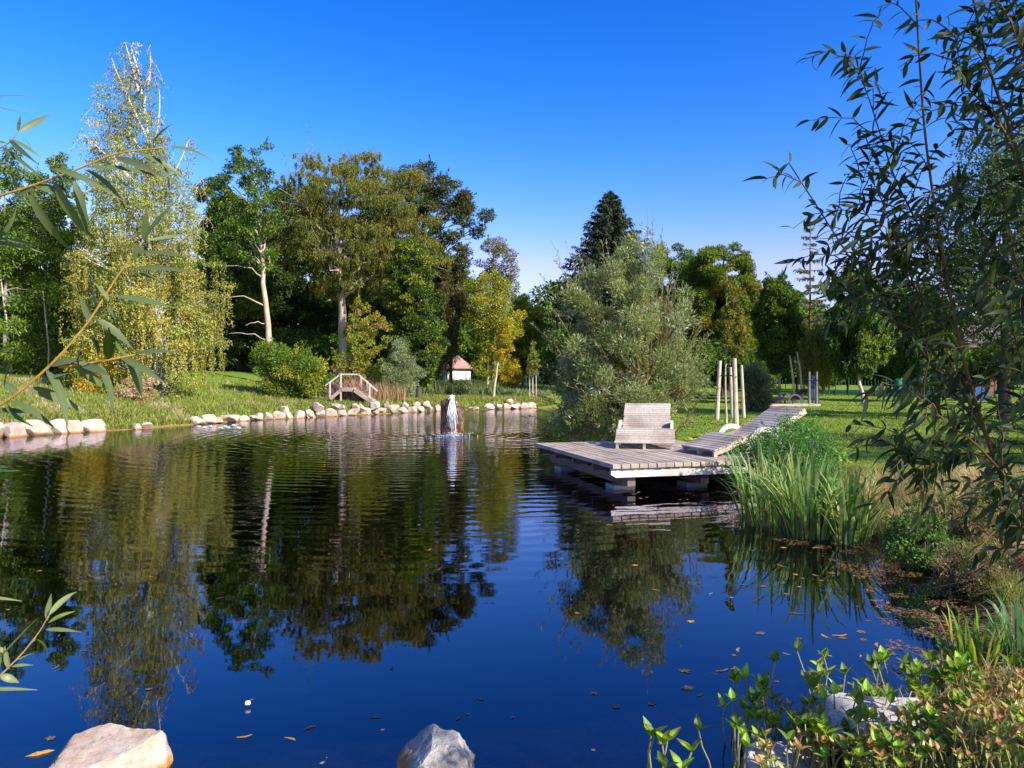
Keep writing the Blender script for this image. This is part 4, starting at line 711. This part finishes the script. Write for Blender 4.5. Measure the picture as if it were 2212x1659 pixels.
# ---------------------------------------------------------------- grasses
def blades(mb, P, h, wd, lean, col, bend=.5, dirv=None):
    n = len(P); a = R.uniform(0,6.283,n); f = np.stack([np.cos(a),np.sin(a),0*a],1)
    ld = unit(R.normal(size=(n,3))*[1,1,0]) if dirv is None else unit(np.broadcast_to(dirv,(n,3))+R.normal(0,.35,(n,3))*[1,1,0])
    h = np.broadcast_to(h,(n,))[:,None]; wd = np.broadcast_to(wd,(n,))[:,None]; lean = np.abs(np.broadcast_to(lean,(n,))[:,None])
    up = np.array([0,0,1.])
    m = P+up*h*.55+ld*h*lean*.35; t = P+up*h*(1-bend*lean)+ld*h*lean*1.1
    v = np.stack([P-f*wd/2, P+f*wd/2, m+f*wd*.42, m-f*wd*.42, t+f*wd*.06, t-f*wd*.06],1).reshape(-1,3)
    i = np.arange(n)[:,None]*6; mb.add(v, np.concatenate([i+[0,1,2,3], i+[3,2,4,5]]), np.repeat(np.broadcast_to(col,(n,3)),6,0))
def onground(x, y): return np.stack([x,y,G(x,y)-.01],1)
def clumpy(x, y, s=1.0, th=0): return (np.sin(x*1.7*s+2)*np.sin(y*1.1*s)+.7*np.sin(x*3.7*s+y*2.9*s)+.5*np.sin(y*5.3*s-x*4.1*s)) > th
# far bank
n = 90000; px = R.uniform(-330,1200,n); sx, sy = shore_at(px); ext = .0+R.random(n)**1.8*14; y = np.where(px > -60, sy+ext, sy+ext*R.uniform(.5,1,n)); x = (px-CX)/F*y; P = onground(x,y); k = sdist(x,y) > .0; P = P[k]; y = y[k]; x = x[k]; ext = ext[k]; px = px[k]
keep = ~((px > 425) & (px < 545) & (ext > 3.5) & (R.random(len(px)) < .5)); P, x, y, ext, px = P[keep], x[keep], y[keep], ext[keep], px[keep]
h = R.uniform(.08,.22,len(P))+.16*clumpy(x,y)*R.random(len(P)); col = pick([(.16,.22,.03),(.22,.26,.05),(.12,.19,.02),(.30,.27,.10),(.26,.25,.06)], len(P), .2); dry = clumpy(x,y,.6,.8); col[dry] = pick([(.36,.29,.13),(.28,.27,.08),(.40,.33,.2)], int(dry.sum()), .2)
mb = MB(); blades(mb, P, h, .035, R.uniform(.1,.7,len(P)), col); tag(mb.build('bank_grass', M['grass']), 'rough grass on the far bank behind the rock edging', kind='stuff')
# reeds by the fence
n = 9000; px = R.uniform(890,1190,n); y = R.uniform(56,68,n); x = (px-CX)/F*y; P = onground(x,y); mb = MB(); blades(mb, P, R.uniform(.5,1.25,n)*np.where(px < 1080,1,.6), .055, R.uniform(.1,.6,n), pick([(.13,.20,.08),(.18,.24,.09),(.10,.17,.05),(.28,.27,.12)], n)); tag(mb.build('reed_bed', M['grass']), 'tall blue green reeds in front of the small garden house', kind='stuff')
# dry stalks near bridge
n = 1600; px = R.uniform(800,875,n); y = R.uniform(45.2,47.5,n); x = (px-CX)/F*y; mb = MB(); blades(mb, onground(x,y), R.uniform(.4,1.3,n), .035, R.uniform(0,.3,n), pick([(.40,.26,.14),(.32,.20,.10),(.35,.30,.12)], n)); tag(mb.build('dry_stalks', M['grass']), 'rusty dry stalks standing right of the footbridge', kind='stuff')
n = 1100; px = R.normal(762,16,n); y = R.uniform(43.6,45.5,n); x = (px-CX)/F*y; mb = MB(); blades(mb, onground(x,y), R.uniform(.6,1.9,n), .028, R.uniform(.1,1.0,n), pick([(.42,.22,.18),(.38,.16,.10),(.35,.28,.20)], n)); tag(mb.build('dry_brushwood', M['grass']), 'reddish dry brushwood tangled around the footbridge', kind='stuff')
# lawn
n = 90000; py = R.uniform(858,1090,n); px = R.uniform(1180,2300,n); y = np.clip(1.55*F/(py-HY),9.5,62); x = (px-CX)/F*y+R.normal(0,.05,n); y = y+R.normal(0,.1,n); k = sdist(x,y) > .25; x,y = x[k],y[k]; P = onground(x,y)
mb = MB(); blades(mb, P, R.uniform(.03,.06,len(P))*np.clip(y/18,.8,1.6), .0012*y, R.uniform(.1,.8,len(P)), pick([(.14,.22,.022),(.19,.25,.03),(.11,.18,.018),(.23,.25,.05)], len(P), .12)); tag(mb.build('lawn_grass', M['grass']), 'short mown lawn grass', kind='stuff')
# right bank: rough, dry and straw coloured
n = 60000; y = 4.3+R.random(n)**1.25*9.5; sx = np.interp(y,[4.3,4.55,5.1,5.75,6.6,7.7,8.6,9.6,10.8,12,13.8],[2.0,2.4,3.2,3.75,4.15,4.5,4.62,4.5,4.3,4.5,5.0]); d = R.random(n)**1.3*4.2; x = sx+d
k = sdist(x,y) > .02; x,y,d = x[k],y[k],d[k]; P = onground(x,y); m_ = len(P); c1 = clumpy(x,y,1.1,-.1)
h = R.uniform(.12,.30,m_)+.22*R.random(m_)*c1*np.exp(-d/2.2)+.04; h *= np.clip(1-(y-11)/6,.35,1)
col = pick([(.16,.21,.03),(.22,.24,.05),(.12,.17,.025),(.33,.27,.10)], m_, .2); s_ = clumpy(x+3,y,.8,.1); col[s_] = pick([(.42,.33,.15),(.46,.37,.20),(.34,.22,.10),(.25,.24,.06)], int(s_.sum()), .2)
mb = MB(); blades(mb, P, h, .0075, R.uniform(.2,1.3,m_), col, .6); tag(mb.build('meadow_grass', M['grass']), 'rough green and straw grass on the right bank', kind='stuff')
def tuft(name, label, X, Y, n, h, wd, cols, spread=.15, fan=1.0, cat='grass tuft', group=None, z=None, dirv=None, r=3):
    z = g1(X,Y) if z is None else z; e = MB(); a = R.uniform(0,6.283,n); q = R.random(n)**.5*spread; base = np.stack([X+np.cos(a)*q,Y+np.sin(a)*q,np.full(n,z-.03)],1)
    out = unit(np.stack([np.cos(a),np.sin(a),0*a],1)+R.normal(0,.35,(n,3))*[1,1,0]+(np.array(dirv) if dirv is not None else 0)); L = h*R.uniform(.55,1.05,n); ln = fan*R.uniform(.1,1.0,n)
    f = np.stack([-out[:,1],out[:,0],0*a],1)*np.cos(R.normal(0,.6,n))[:,None]+out*.3; f = unit(f); col = pick(cols,n,.18)
    lv = []; S5 = np.linspace(0,1,6)
    for s in S5:
        zc = L*np.sin(s*(1.45-.55*ln))/np.sin(1.45-.55*ln)*(1-.38*ln*s*s); rad_ = L*ln*.62*s**1.5
        c = base+np.array([0,0,1.])*zc[:,None]+out*rad_[:,None]; w_ = wd*(1-s**2.2*.97)*(.75+.25*min(1,s*4)); lv += [c-f*w_/2, c+f*w_/2]
    v = np.stack(lv,1).reshape(-1,3); i = np.arange(n)[:,None]*12; F_ = np.concatenate([i+[2*k,2*k+1,2*k+3,2*k+2] for k in range(5)]); e.add(v, F_, np.repeat(col,12,0))
    o = e.build(name, M['grass'], None, (X,Y,z)); o.location = (X,Y,z); return tag(o, label, cat, group)
IR = [(.19,.29,.09),(.14,.24,.06),(.25,.33,.13),(.11,.20,.035),(.32,.32,.08)]
tuft('iris_clump', 'dense clump of sword leaved iris in the shallows beside the deck', 3.55, 10.9, 120, 1.45, .038, IR, .40, 1.0, 'iris', dirv=(-.5,0,0))
tuft('iris_clump', 'large middle iris clump with grey green blades fanning over the water', 3.72, 9.95, 130, 1.42, .040, IR, .30, 1.1, 'iris', z=-.08, dirv=(-.3,-.1,0))
tuft('iris_clump', 'iris clump fanning right toward the straw coloured bank', 4.12, 9.55, 90, 1.3, .040, IR, .18, 1.2, 'iris', z=-.08, dirv=(.4,0,0))
tuft('iris_clump', 'iris clump standing behind the others under the cut leaved bush', 4.0, 11.3, 80, 1.2, .034, IR, .4, .8, 'iris')
tuft('arching_sedge', 'few yellowed blades arching far left over the shaded water', 3.35, 10.6, 22, 1.0, .018, [(.32,.28,.10),(.20,.24,.08)], .2, 1.5, 'sedge', z=-.05, dirv=(-1.4,-.3,0))
ST = [(.46,.36,.18),(.40,.28,.12),(.50,.42,.24),(.36,.20,.08)]
for X,Y,n,h,l in [(5.1,10.6,420,.75,'straw coloured dry grass tuft right behind the iris'),(5.6,9.7,420,.65,'pale dry grass tuft on the bank crest'),(6.4,10.6,380,.6,'pale dry grass tuft furthest right on the bank crest'),(4.95,9.5,300,.62,'reddish dry grass tuft beside the right iris fan'),(5.6,8.3,300,.45,'low dry grass tuft halfway down the bank')]:
    tuft('dry_grass_tuft', l, X, Y, n, h, .006, ST, .3, 1.3, group='dry grass tufts on the right bank')
tuft('rust_sedge', 'rust brown mop of arching sedge at the right edge', 4.95, 7.35, 800, .62, .006, [(.42,.20,.10),(.34,.15,.07),(.48,.30,.18)], .12, 1.7, 'sedge')
NG = [(.10,.22,.02),(.14,.26,.03),(.08,.16,.02),(.28,.28,.05)]
tuft('iris_clump', 'bright green narrow sword leaf clump near the bottom right corner', 2.95, 5.0, 130, .72, .022, NG, .13, .7, 'iris', z=-.1)
tuft('iris_clump', 'grey green sword leaf clump at the right edge above the corner', 3.25, 4.95, 110, .70, .028, [(.12,.22,.10),(.09,.17,.06),(.16,.25,.12)], .14, .75, 'iris', z=0)
tuft('iris_clump', 'sparse leaning blades between the bright clump and the brown shallows', 2.75, 5.0, 16, .5, .012, [(.12,.18,.05),(.30,.20,.08)], .2, 1.3, 'iris', z=-.1, dirv=(-1,0,0))
# leafy bank plants
tree('cut_leaved_bush', 'low bright green feathery bush beside the second lounger', 1733, 12.9, [(902,1700,1760),(925,1650,1800),(945,1590,1825),(975,1572,1835),(1010,1572,1840),(1040,1590,1840)], [(.10,.24,.05),(.07,.18,.04),(.14,.28,.07)], 20000, 90, .05, .10, tr=.012, limbs=30, cat='bush', sprig=40, asp=.35, shell=.3)
def broadleaf(name, label, X, Y, n, L, cols, z=None, up=.7):
    z = g1(X,Y) if z is None else z; mb = MB()
    for j in range(n):
        a = R.uniform(0,6.283); el = R.uniform(.3,1.2)*up; d = np.array([math.cos(a)*math.cos(el),math.sin(a)*math.cos(el),math.sin(el)]); nrm = np.array([-math.cos(a)*math.sin(el),-math.sin(a)*math.sin(el),math.cos(el)])
        lerp_leaf(mb, np.array([X,Y,z])+R.normal(0,L*.25,3)*[1,1,.1], d, nrm, L*R.uniform(.6,1.1), L*.28, R.uniform(.3,1.0), pick(cols,1)[0])
    o = mb.build(name, M['grass'], None, (X,Y,z)); o.location = (X,Y,z); return tag(o, label, 'plant')
x_,y_,_ = W(1527,0,20); broadleaf('comfrey_plant', 'broad leaved yellow green plant between the two loungers', x_, y_, 60, .5, [(.20,.26,.04),(.26,.30,.07),(.14,.20,.03)])
x_,y_,_ = W(1500,0,19.2); broadleaf('comfrey_plant', 'smaller broad leaved plant just right of the first lounger', x_, y_, 34, .34, [(.22,.28,.04),(.30,.30,.08)])
x_,y_,_ = W(1812,0,13.6); broadleaf('dock_plant', 'upright broad leaved plant right of the feathery bush', x_, y_, 30, .36, [(.12,.22,.04),(.17,.26,.05)], g1(x_,y_)+.2, 1.3)
tree('water_mint_patch', 'leafy bright green herb where the bank meets the brown shallows', 1985, 8.35, [(1085,1955,1995),(1120,1925,2030),(1170,1890,2070),(1215,1900,2080)], [(.10,.20,.03),(.15,.25,.04),(.07,.15,.03)], 5200, 60, .045, .10, tr=.008, limbs=30, cat='plant', sprig=26, asp=.35)
tree('red_stem_herb', 'dark reddish low herb overhanging the brown shallows', 2060, 7.3, [(1180,2020,2160),(1240,1990,2200),(1295,2010,2200)], [(.19,.13,.06),(.14,.13,.04),(.11,.15,.04),(.27,.20,.10)], 7000, 60, .028, .10, tr=.008, limbs=30, cat='plant', sprig=30, asp=.45)
tree('bank_herb', 'mixed green and russet herb on the slope below the dry tufts', 2060, 8.6, [(1040,2010,2180),(1080,1980,2240),(1140,1990,2260),(1180,2020,2250)], [(.17,.20,.04),(.28,.19,.08),(.12,.16,.03),(.32,.26,.10)], 8000, 60, .035, .10, tr=.008, limbs=30, cat='plant', sprig=30, asp=.35)
# ---------------------------------------------------------------- floating leaves, scum
mats = [(.40,.22,.07),(.48,.32,.13),(.30,.17,.07),(.12,.09,.05),(.20,.15,.10)]
mesh_o = []
for j in range(6):
    mb = MB(); k_ = 18; th = np.linspace(0,2*math.pi,k_+1)[:-1]
    if j % 2: x_ = .045*np.cos(th); y_ = .009*np.sin(th)*(1-.3*np.cos(th))+.012*np.cos(th)**2
    else: r_ = (.020+.012*R.random())*(.55+.6*np.abs(np.sin(th*2.5+j))**.7+R.normal(0,.10,k_)); x_ = r_*np.cos(th); y_ = r_*np.sin(th)*.85
    v = np.c_[x_, y_, .001+R.random(k_)*.0014]; cc = np.array(mats[j%5])*(1+R.normal(0,.25,(k_+1,1))); mb.add(np.r_[[[0,0.003,.0015]],v], [[0,i,i%k_+1] for i in range(1,k_+1)], np.clip(cc,.01,.9))
    mesh_o.append(mb.build('floating_leaf', M['leaf']))
used = [False]*6; cnt = 0
def put(px, py, j, s, lab, grp):
    q = near(px, py)
    if float(sdist(q[0:1],q[1:2])[0]) > -.05: return
    o = mesh_o[j] if not used[j] else mesh_o[j].copy()
    if used[j]: C.objects.link(o)
    used[j] = True; o.location = (q[0],q[1],.002); o.rotation_euler = (0,0,R.uniform(0,6.28)); o.scale = (s,s,s); tag(o, lab, 'leaf', grp)
for j in range(95):
    px = 1720+R.normal(0,230); py = 1130+R.random()**.8*420; put(px, py, j%6, R.uniform(.6,1.5)*(1.5 if py < 1250 else 1), 'brown fallen leaf floating between the deck and the bottom right plants', 'fallen leaves afloat at right')
for j in range(46): put(R.uniform(0,1500), 1060+R.random()*570, [3,4,3,0,5,3][j%6], R.uniform(.5,1.1), 'small dark leaf bit floating on the open water', 'leaf bits on open water')
for j in range(40): put(R.uniform(1300,1620), 1058+R.random()*80, [0,1,2,1,4,1][j%6], R.uniform(.7,1.4), 'tan leaf floating in the dark shade before the deck', 'leaves in the shade of the deck')
for j,o in enumerate(mesh_o):
    if not used[j]: put(1700+j*10,1300,j,1,'brown fallen leaf floating between the deck and the bottom right plants','fallen leaves afloat at right')
q = near(535,1527); mb = MB(); box(mb, (0,0,.012), (.032,.028,.022), ((.95,.3,0),(-.3,.95,0),(0,0,1)), (.85,.82,.80)); o = mb.build('foam_scrap', M['plain']); o.location = (q[0],q[1],.012); o.modifiers.new('bevel','BEVEL').width = .006; tag(o, 'tiny white scrap floating in front of the left boulder', 'scrap')
# floating scum along the right shore
mb = MB(); n = 20000; t = R.random(n); yy = 4.6+t*5.6; sx = np.interp(yy,[4.55,5.1,5.75,6.6,7.7,8.6,9.6,10.8],[2.4,3.2,3.75,4.15,4.5,4.62,4.5,4.3]); wdt = np.interp(yy,[4.6,5.4,6.5,8,9.5,10.4],[.7,1.0,1.05,1.1,1.25,1.3]); xx = sx-.0-R.random(n)**1.5*wdt; k = clumpy(xx*2,yy*2,1.5,-.2)&(sdist(xx,yy) < 0); xx,yy = xx[k],yy[k]; n = len(xx)
th = R.uniform(0,6.28,n); r_ = R.uniform(.003,.015,n)*R.uniform(.5,1.4,n); z0 = .003+R.random(n)*.003; vs = [np.stack([xx+r_*np.cos(th+k*2.09+R.normal(0,.3,n)),yy+r_*np.sin(th+k*2.09),z0],1) for k in range(3)]
mb.add(np.stack(vs,1).reshape(-1,3), np.arange(3*n).reshape(n,3), np.repeat(pick([(.30,.17,.07),(.22,.12,.06),(.40,.24,.10),(.14,.10,.06)], n),3,0)); tag(mb.build('floating_litter', M['leaf']), 'brown algae and leaf litter afloat on the right hand shallows', kind='stuff')
# ---------------------------------------------------------------- bogbean in the shallows, bottom right
def bog(n, h, sp, cols, L=.075, leanv=(0,0,0)):
    mb = MB(); sb_ = MB()
    for j in range(n):
        a = R.uniform(0,6.283); b = np.array([math.cos(a),math.sin(a),0])*sp*R.random(); tip = b+np.array([math.cos(a)*.3,math.sin(a)*.3,1.0])*h*R.uniform(.55,1.05)+np.array(leanv)*R.uniform(.5,1); pts = curve(b-[0,0,.08], tip, 0, 6, .006); pts[:,0] += -.03*np.sin(np.linspace(0,3,6)); tube(sb_, pts, np.linspace(.006,.0035,6), 5, (.30,.30,.13), False)
        az = R.uniform(0,6.28); c = pick(cols,1,.15)[0]
        for k in range(3):
            el = R.uniform(.5,1.15); aa = az+k*2.09+R.normal(0,.2); d = np.array([math.cos(aa)*math.cos(el),math.sin(aa)*math.cos(el),math.sin(el)]); nrm = np.array([-math.cos(aa)*math.sin(el),-math.sin(aa)*math.sin(el),math.cos(el)])
            lerp_leaf(mb, pts[-1], d, nrm, L*R.uniform(.8,1.2), L*.6, R.uniform(-.3,.5), c*R.uniform(.85,1.1), 4, .3)
    return mb, sb_
BG = [(.18,.28,.025),(.13,.23,.02),(.26,.31,.04),(.10,.18,.02)]; BB = [(.26,.24,.06),(.20,.18,.04),(.15,.22,.03),(.28,.16,.06),(.18,.26,.03)]
protos = []
for j,(n,h,sp,cl) in enumerate([(7,.24,.10,BG),(5,.30,.07,BG),(9,.20,.13,BB),(6,.17,.10,BB)]):
    a, b = bog(n*(2 if cl is BB else 1),h,sp,cl,.05 if cl is BB else .075); e = empty('bogbean_plant', (0,0,0), 'x', 'water plant'); a.build('leaves', M['leafbog'], e); b.build('stems', M['leaf'], e); protos.append(e)
a, b = bog(11,.34,.07,[(.32,.34,.10),(.24,.32,.06),(.16,.26,.04)],.08,(-.16,.10,0)); q = near(1815,1560); e = empty('bogbean_plant', (q[0],q[1],0), 'tall brightest yellow green bogbean standing out over blue water', 'water plant'); a.build('leaves', M['leafbog'], e); b.build('stems', M['leaf'], e)
SPOT = [(1620,1640,0),(1600,1600,1),(1720,1590,0),(1745,1600,2),(1690,1615,1),(1770,1640,0),(1830,1600,1),(1860,1560,0),(1900,1590,1),(1945,1545,1),(1985,1540,0),(2020,1560,1),(1930,1620,3),(2060,1580,0),(2090,1540,2),(2120,1600,0),(2150,1560,3),(2180,1610,2),(2050,1640,2),(2000,1640,3),(2110,1660,2),(2170,1680,3),(2205,1570,2),(2080,1690,2),(1800,1685,0),(1850,1700,2),(1760,1700,0),(1900,1700,2),(1960,1695,3),(2030,1700,2),(1560,1690,1),(2140,1510,0),(2200,1500,2),(2190,1660,2),(2140,1640,3),(2060,1510,1),(1650,1575,1),(2010,1600,2),(1975,1580,0),(1450,1740,0),(2230,1640,3),(2225,1540,0),(2080,1620,3),(1790,1665,0),(1830,1670,2),(1870,1668,3),(1910,1665,0),(1950,1660,2),(1985,1655,1),(2020,1690,0),(1700,1640,0),(1740,1650,3),(1680,1700,2),(1960,1575,0),(2000,1530,1),(2040,1530,0),(2080,1560,0),(2120,1570,1),(1870,1700,0),(1930,1700,2),(2150,1690,2),(2020,1660,3),(2110,1570,3)]
us = [False]*4
for j,(px,py,t_) in enumerate(SPOT):
    q = near(px,py); z = max(g1(q[0],q[1]),-.03)
    if z > .02: q2 = near(px,py,z*.9); q = np.array([q2[0],q2[1],0]); z = g1(q[0],q[1])
    lab, grp = (('leafy green bogbean shoots rising from the bottom right shallows','green bogbean shoots') if t_ < 2 else ('browning bogbean tuft on the bottom right shore','browning bogbean tufts'))
    s_ = R.uniform(.85,1.2)
    if not us[t_]: us[t_] = True; o = protos[t_]; o.location = (q[0],q[1],z); o['label'] = lab; o['group'] = grp
    else: dup(protos[t_], (q[0],q[1],z), R.uniform(0,6.28), s_, lab, grp)
# ---------------------------------------------------------------- near willow twigs, left
def wleaf(mb, p, tdir, side, L, Wd, cols, droopf=.6, open_=.8):
    s = np.cross(tdir, [0,1,0]); s /= np.linalg.norm(s)+1e-9
    d = unit(tdir*R.uniform(.35,1.0)+s*side*open_*R.uniform(.4,1.1)+np.array([0,1,0])*R.normal(0,.45)+np.array([0,0,-1])*droopf*R.uniform(.2,1)); nrm = unit(np.array([R.normal(0,.5),-.35+R.normal(0,.6),.7+R.normal(0,.4)]))
    lerp_leaf(mb, p, d, nrm, L, Wd, R.uniform(.1,1.3), pick(cols,1,.15)[0], 7)
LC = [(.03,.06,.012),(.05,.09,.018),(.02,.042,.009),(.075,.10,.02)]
def twig(name, label, pts, D, r, nl, L, cols=LC, tc=(.40,.24,.06), subs=(), droopf=.6, given=()):
    q = np.array([W(p[0],p[1],D+(p[2] if len(p) > 2 else 0)) for p in pts]); t = np.linspace(0,1,24); s0 = np.linspace(0,1,len(q)); P = np.stack([np.interp(t,s0,q[:,c]) for c in range(3)],1)
    for _ in range(3): P[1:-1] = (P[:-2]+2*P[1:-1]+P[2:])/4
    e = empty(name, P[0], label, 'twig', 'near willow twigs at the left'); tb = MB(); lb = MB(); tube(tb, P, np.linspace(r*.48,r*.2,24), 8, tc)
    for j in range(nl):
        i = min(22, int(24*(.12+.88*(j+.5)/nl))); wleaf(lb, P[i], unit(P[i+1]-P[i]), 1 if j % 2 else -1, L*R.uniform(.7,1.15), L*.17, cols, droopf)
    wleaf(lb, P[-1], unit(P[-1]-P[-2]), .1, L*.8, L*.14, cols, .1)
    for sp in subs:
        q = np.array([W(p[0],p[1],D) for p in sp]); t = np.linspace(0,1,10); s0 = np.linspace(0,1,len(q)); P2 = np.stack([np.interp(t,s0,q[:,c]) for c in range(3)],1); tube(tb, P2, np.linspace(r*.6,r*.3,10), 6, tc)
        for j in range(5): i = 2+int(j*1.6); wleaf(lb, P2[i], unit(P2[i]-P2[i-1]), 1 if j % 2 else -1, L*R.uniform(.7,1.1), L*.17, cols, droopf)
    for (x0,y0,x1,y1,wd_,cv) in given:
        a = W(x0,y0,D); b = W(x1,y1,D+R.normal(0,.03)); lerp_leaf(lb, a, b-a, unit(np.array([R.normal(0,.6),-.6,.6])), np.linalg.norm(b-a)*1.1, wd_*.72/F*D, cv, pick(cols,1,.15)[0], 8)
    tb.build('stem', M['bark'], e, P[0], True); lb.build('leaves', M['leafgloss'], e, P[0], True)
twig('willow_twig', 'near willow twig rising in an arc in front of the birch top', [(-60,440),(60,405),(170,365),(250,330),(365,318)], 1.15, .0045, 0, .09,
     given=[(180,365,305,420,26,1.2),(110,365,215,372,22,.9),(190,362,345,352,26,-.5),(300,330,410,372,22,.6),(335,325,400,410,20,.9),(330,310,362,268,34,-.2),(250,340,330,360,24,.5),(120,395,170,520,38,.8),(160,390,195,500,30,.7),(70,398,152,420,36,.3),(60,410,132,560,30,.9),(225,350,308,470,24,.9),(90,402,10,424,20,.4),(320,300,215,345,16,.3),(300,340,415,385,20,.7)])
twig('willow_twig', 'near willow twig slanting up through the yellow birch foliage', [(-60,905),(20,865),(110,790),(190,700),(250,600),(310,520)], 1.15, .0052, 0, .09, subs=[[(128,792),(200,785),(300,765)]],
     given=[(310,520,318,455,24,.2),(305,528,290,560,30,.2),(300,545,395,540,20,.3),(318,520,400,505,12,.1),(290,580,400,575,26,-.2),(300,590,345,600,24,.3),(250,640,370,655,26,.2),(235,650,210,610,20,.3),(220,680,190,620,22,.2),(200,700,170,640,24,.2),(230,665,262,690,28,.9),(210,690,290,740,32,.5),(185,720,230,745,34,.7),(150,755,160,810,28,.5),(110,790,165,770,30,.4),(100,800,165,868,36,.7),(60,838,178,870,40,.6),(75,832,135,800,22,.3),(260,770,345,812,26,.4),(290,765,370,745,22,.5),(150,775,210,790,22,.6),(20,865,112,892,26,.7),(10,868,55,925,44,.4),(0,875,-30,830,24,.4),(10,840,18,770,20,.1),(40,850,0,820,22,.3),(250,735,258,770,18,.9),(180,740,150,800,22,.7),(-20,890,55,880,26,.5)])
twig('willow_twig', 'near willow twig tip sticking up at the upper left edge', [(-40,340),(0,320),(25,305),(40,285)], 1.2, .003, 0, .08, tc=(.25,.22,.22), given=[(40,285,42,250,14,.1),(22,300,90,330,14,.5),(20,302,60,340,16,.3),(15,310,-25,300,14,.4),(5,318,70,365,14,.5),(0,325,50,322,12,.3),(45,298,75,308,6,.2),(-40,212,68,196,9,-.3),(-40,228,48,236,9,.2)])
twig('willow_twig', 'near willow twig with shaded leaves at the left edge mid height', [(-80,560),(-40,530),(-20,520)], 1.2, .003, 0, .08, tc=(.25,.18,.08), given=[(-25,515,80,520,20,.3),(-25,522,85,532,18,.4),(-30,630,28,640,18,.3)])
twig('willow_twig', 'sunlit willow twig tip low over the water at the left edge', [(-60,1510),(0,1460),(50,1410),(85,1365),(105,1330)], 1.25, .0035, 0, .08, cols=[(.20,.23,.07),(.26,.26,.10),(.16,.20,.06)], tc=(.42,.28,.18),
     given=[(103,1340,108,1285,24,.1),(104,1345,150,1318,24,.2),(98,1360,162,1358,16,.3),(75,1380,115,1390,18,.8),(65,1390,80,1375,10,.2),(20,1445,8,1400,20,.2),(0,1440,-10,1380,26,.2),(0,1420,60,1352,6,.2),(30,1430,68,1408,10,.3),(0,1460,40,1470,26,.9),(-40,1290,35,1292,12,.3),(-30,1490,64,1484,14,.3),(25,1440,60,1432,12,.5),(-10,1400,25,1410,18,.6)])
# ---------------------------------------------------------------- near willow shrub, right
e = empty('near_willow_shrub', (3.3,3.6,g1(3.3,3.6)), 'willow shrub with leaves coloured as in shade filling the right side close by', 'willow bush'); ob = np.array(e.location)
RC = [(.012,.026,.007),(.018,.034,.009),(.010,.02,.006),(.06,.09,.018)]  # leaf greens darkened so the backlit shade is in the colour
STEMS = [([(2420,1700),(2280,1300),(2140,980),(2075,760),(2030,520),(1995,280),(1975,-60)],3.0,.011,1),([(2440,1500),(2330,1000),(2290,760),(2210,360),(2130,130),(2090,-60)],2.8,.012,1),([(2400,1500),(2250,1150),(2150,960),(2060,850),(1960,720),(1880,630),(1800,500),(1704,352)],3.1,.008,2),([(2420,1500),(2200,1080),(2060,800),(1950,560),(1900,420)],3.3,.007,3),
 ([(2440,1400),(2380,1000),(2350,700),(2360,300),(2330,-50)],2.7,.010,1),([(2150,980),(2090,860),(2000,740),(1960,640),(1850,640),(1790,600)],3.0,.006,2),([(2330,1200),(2200,1060),(2110,960),(2030,900),(1950,830)],2.7,.006,2),([(2075,760),(1990,640),(1930,560),(1840,560)],3.0,.005,2),([(2045,600),(1980,480),(1930,380),(1870,190),(1835,125)],3.05,.005,2),
 ([(2450,1100),(2300,800),(2190,560),(2150,300)],3.2,.007,3),([(2420,900),(2300,560),(2250,250),(2270,30)],2.9,.007,3),([(2400,1350),(2290,1180),(2210,1130),(2150,1080)],2.5,.005,2),([(2460,620),(2330,420),(2240,200),(2180,40)],2.7,.006,3),([(2400,420),(2300,250),(2220,120),(2170,-30)],2.9,.006,3),([(2290,760),(2200,600),(2120,500),(2060,420)],2.9,.005,3),([(2210,360),(2150,250),(2080,180),(2060,60)],2.8,.005,3),
 ([(2480,700),(2380,500),(2300,400),(2250,300)],2.6,.005,3),([(2330,1000),(2250,860),(2200,760),(2170,640)],2.7,.006,3),([(2140,980),(2060,980),(1980,1020),(1930,960)],2.9,.005,2),([(2050,620),(1960,560),(1850,440),(1890,300)],3.1,.004,3)]
lb = MB()
for si,(pp,D,r,dens) in enumerate(STEMS):
    q = np.array([W(p[0],p[1],D+.25*(1-i/len(pp))) for i,p in enumerate(pp)]); s0 = np.linspace(0,1,len(q)); t = np.linspace(0,1,36); P = np.stack([np.interp(t,s0,q[:,c]) for c in range(3)],1)
    for _ in range(4): P[1:-1] = (P[:-2]+2*P[1:-1]+P[2:])/4
    tb = MB(); tc = (.10,.07,.04) if si % 3 else (.20,.10,.05); tube(tb, P, np.linspace(r,r*.3,36), 7, tc)
    for i in range(5,36,1 if r > .0055 else 1):
        td = unit(P[i]-P[i-1])
        for side in ((1,-1) if dens > 1 or i > 26 else (1 if i % 2 else -1,)):
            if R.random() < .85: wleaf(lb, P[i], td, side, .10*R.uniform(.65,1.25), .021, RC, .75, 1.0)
        if i % 3 == 0 and i < 34:
            ln = R.uniform(.22,.5)*(1.15-i/50); side = 1 if (i//3) % 2 else -1; s = np.cross(td,[0,1,0]); d = unit(td*.8+s*side*.9+np.array([0,R.normal(0,.6),0])); P2 = curve(P[i], P[i]+d*ln, .05, 8, .004); tube(tb, P2, np.linspace(.003,.0012,8), 5, (.16,.10,.05), False)
            for j in range(int(ln*38)):
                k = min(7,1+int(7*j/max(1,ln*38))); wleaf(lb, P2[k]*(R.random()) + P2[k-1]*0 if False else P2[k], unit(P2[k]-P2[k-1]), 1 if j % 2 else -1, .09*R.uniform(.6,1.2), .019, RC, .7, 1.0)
    tb.build('stem', M['bark'], e, ob, True)
lb.build('leaves', M['leafshade'], e, ob, True)
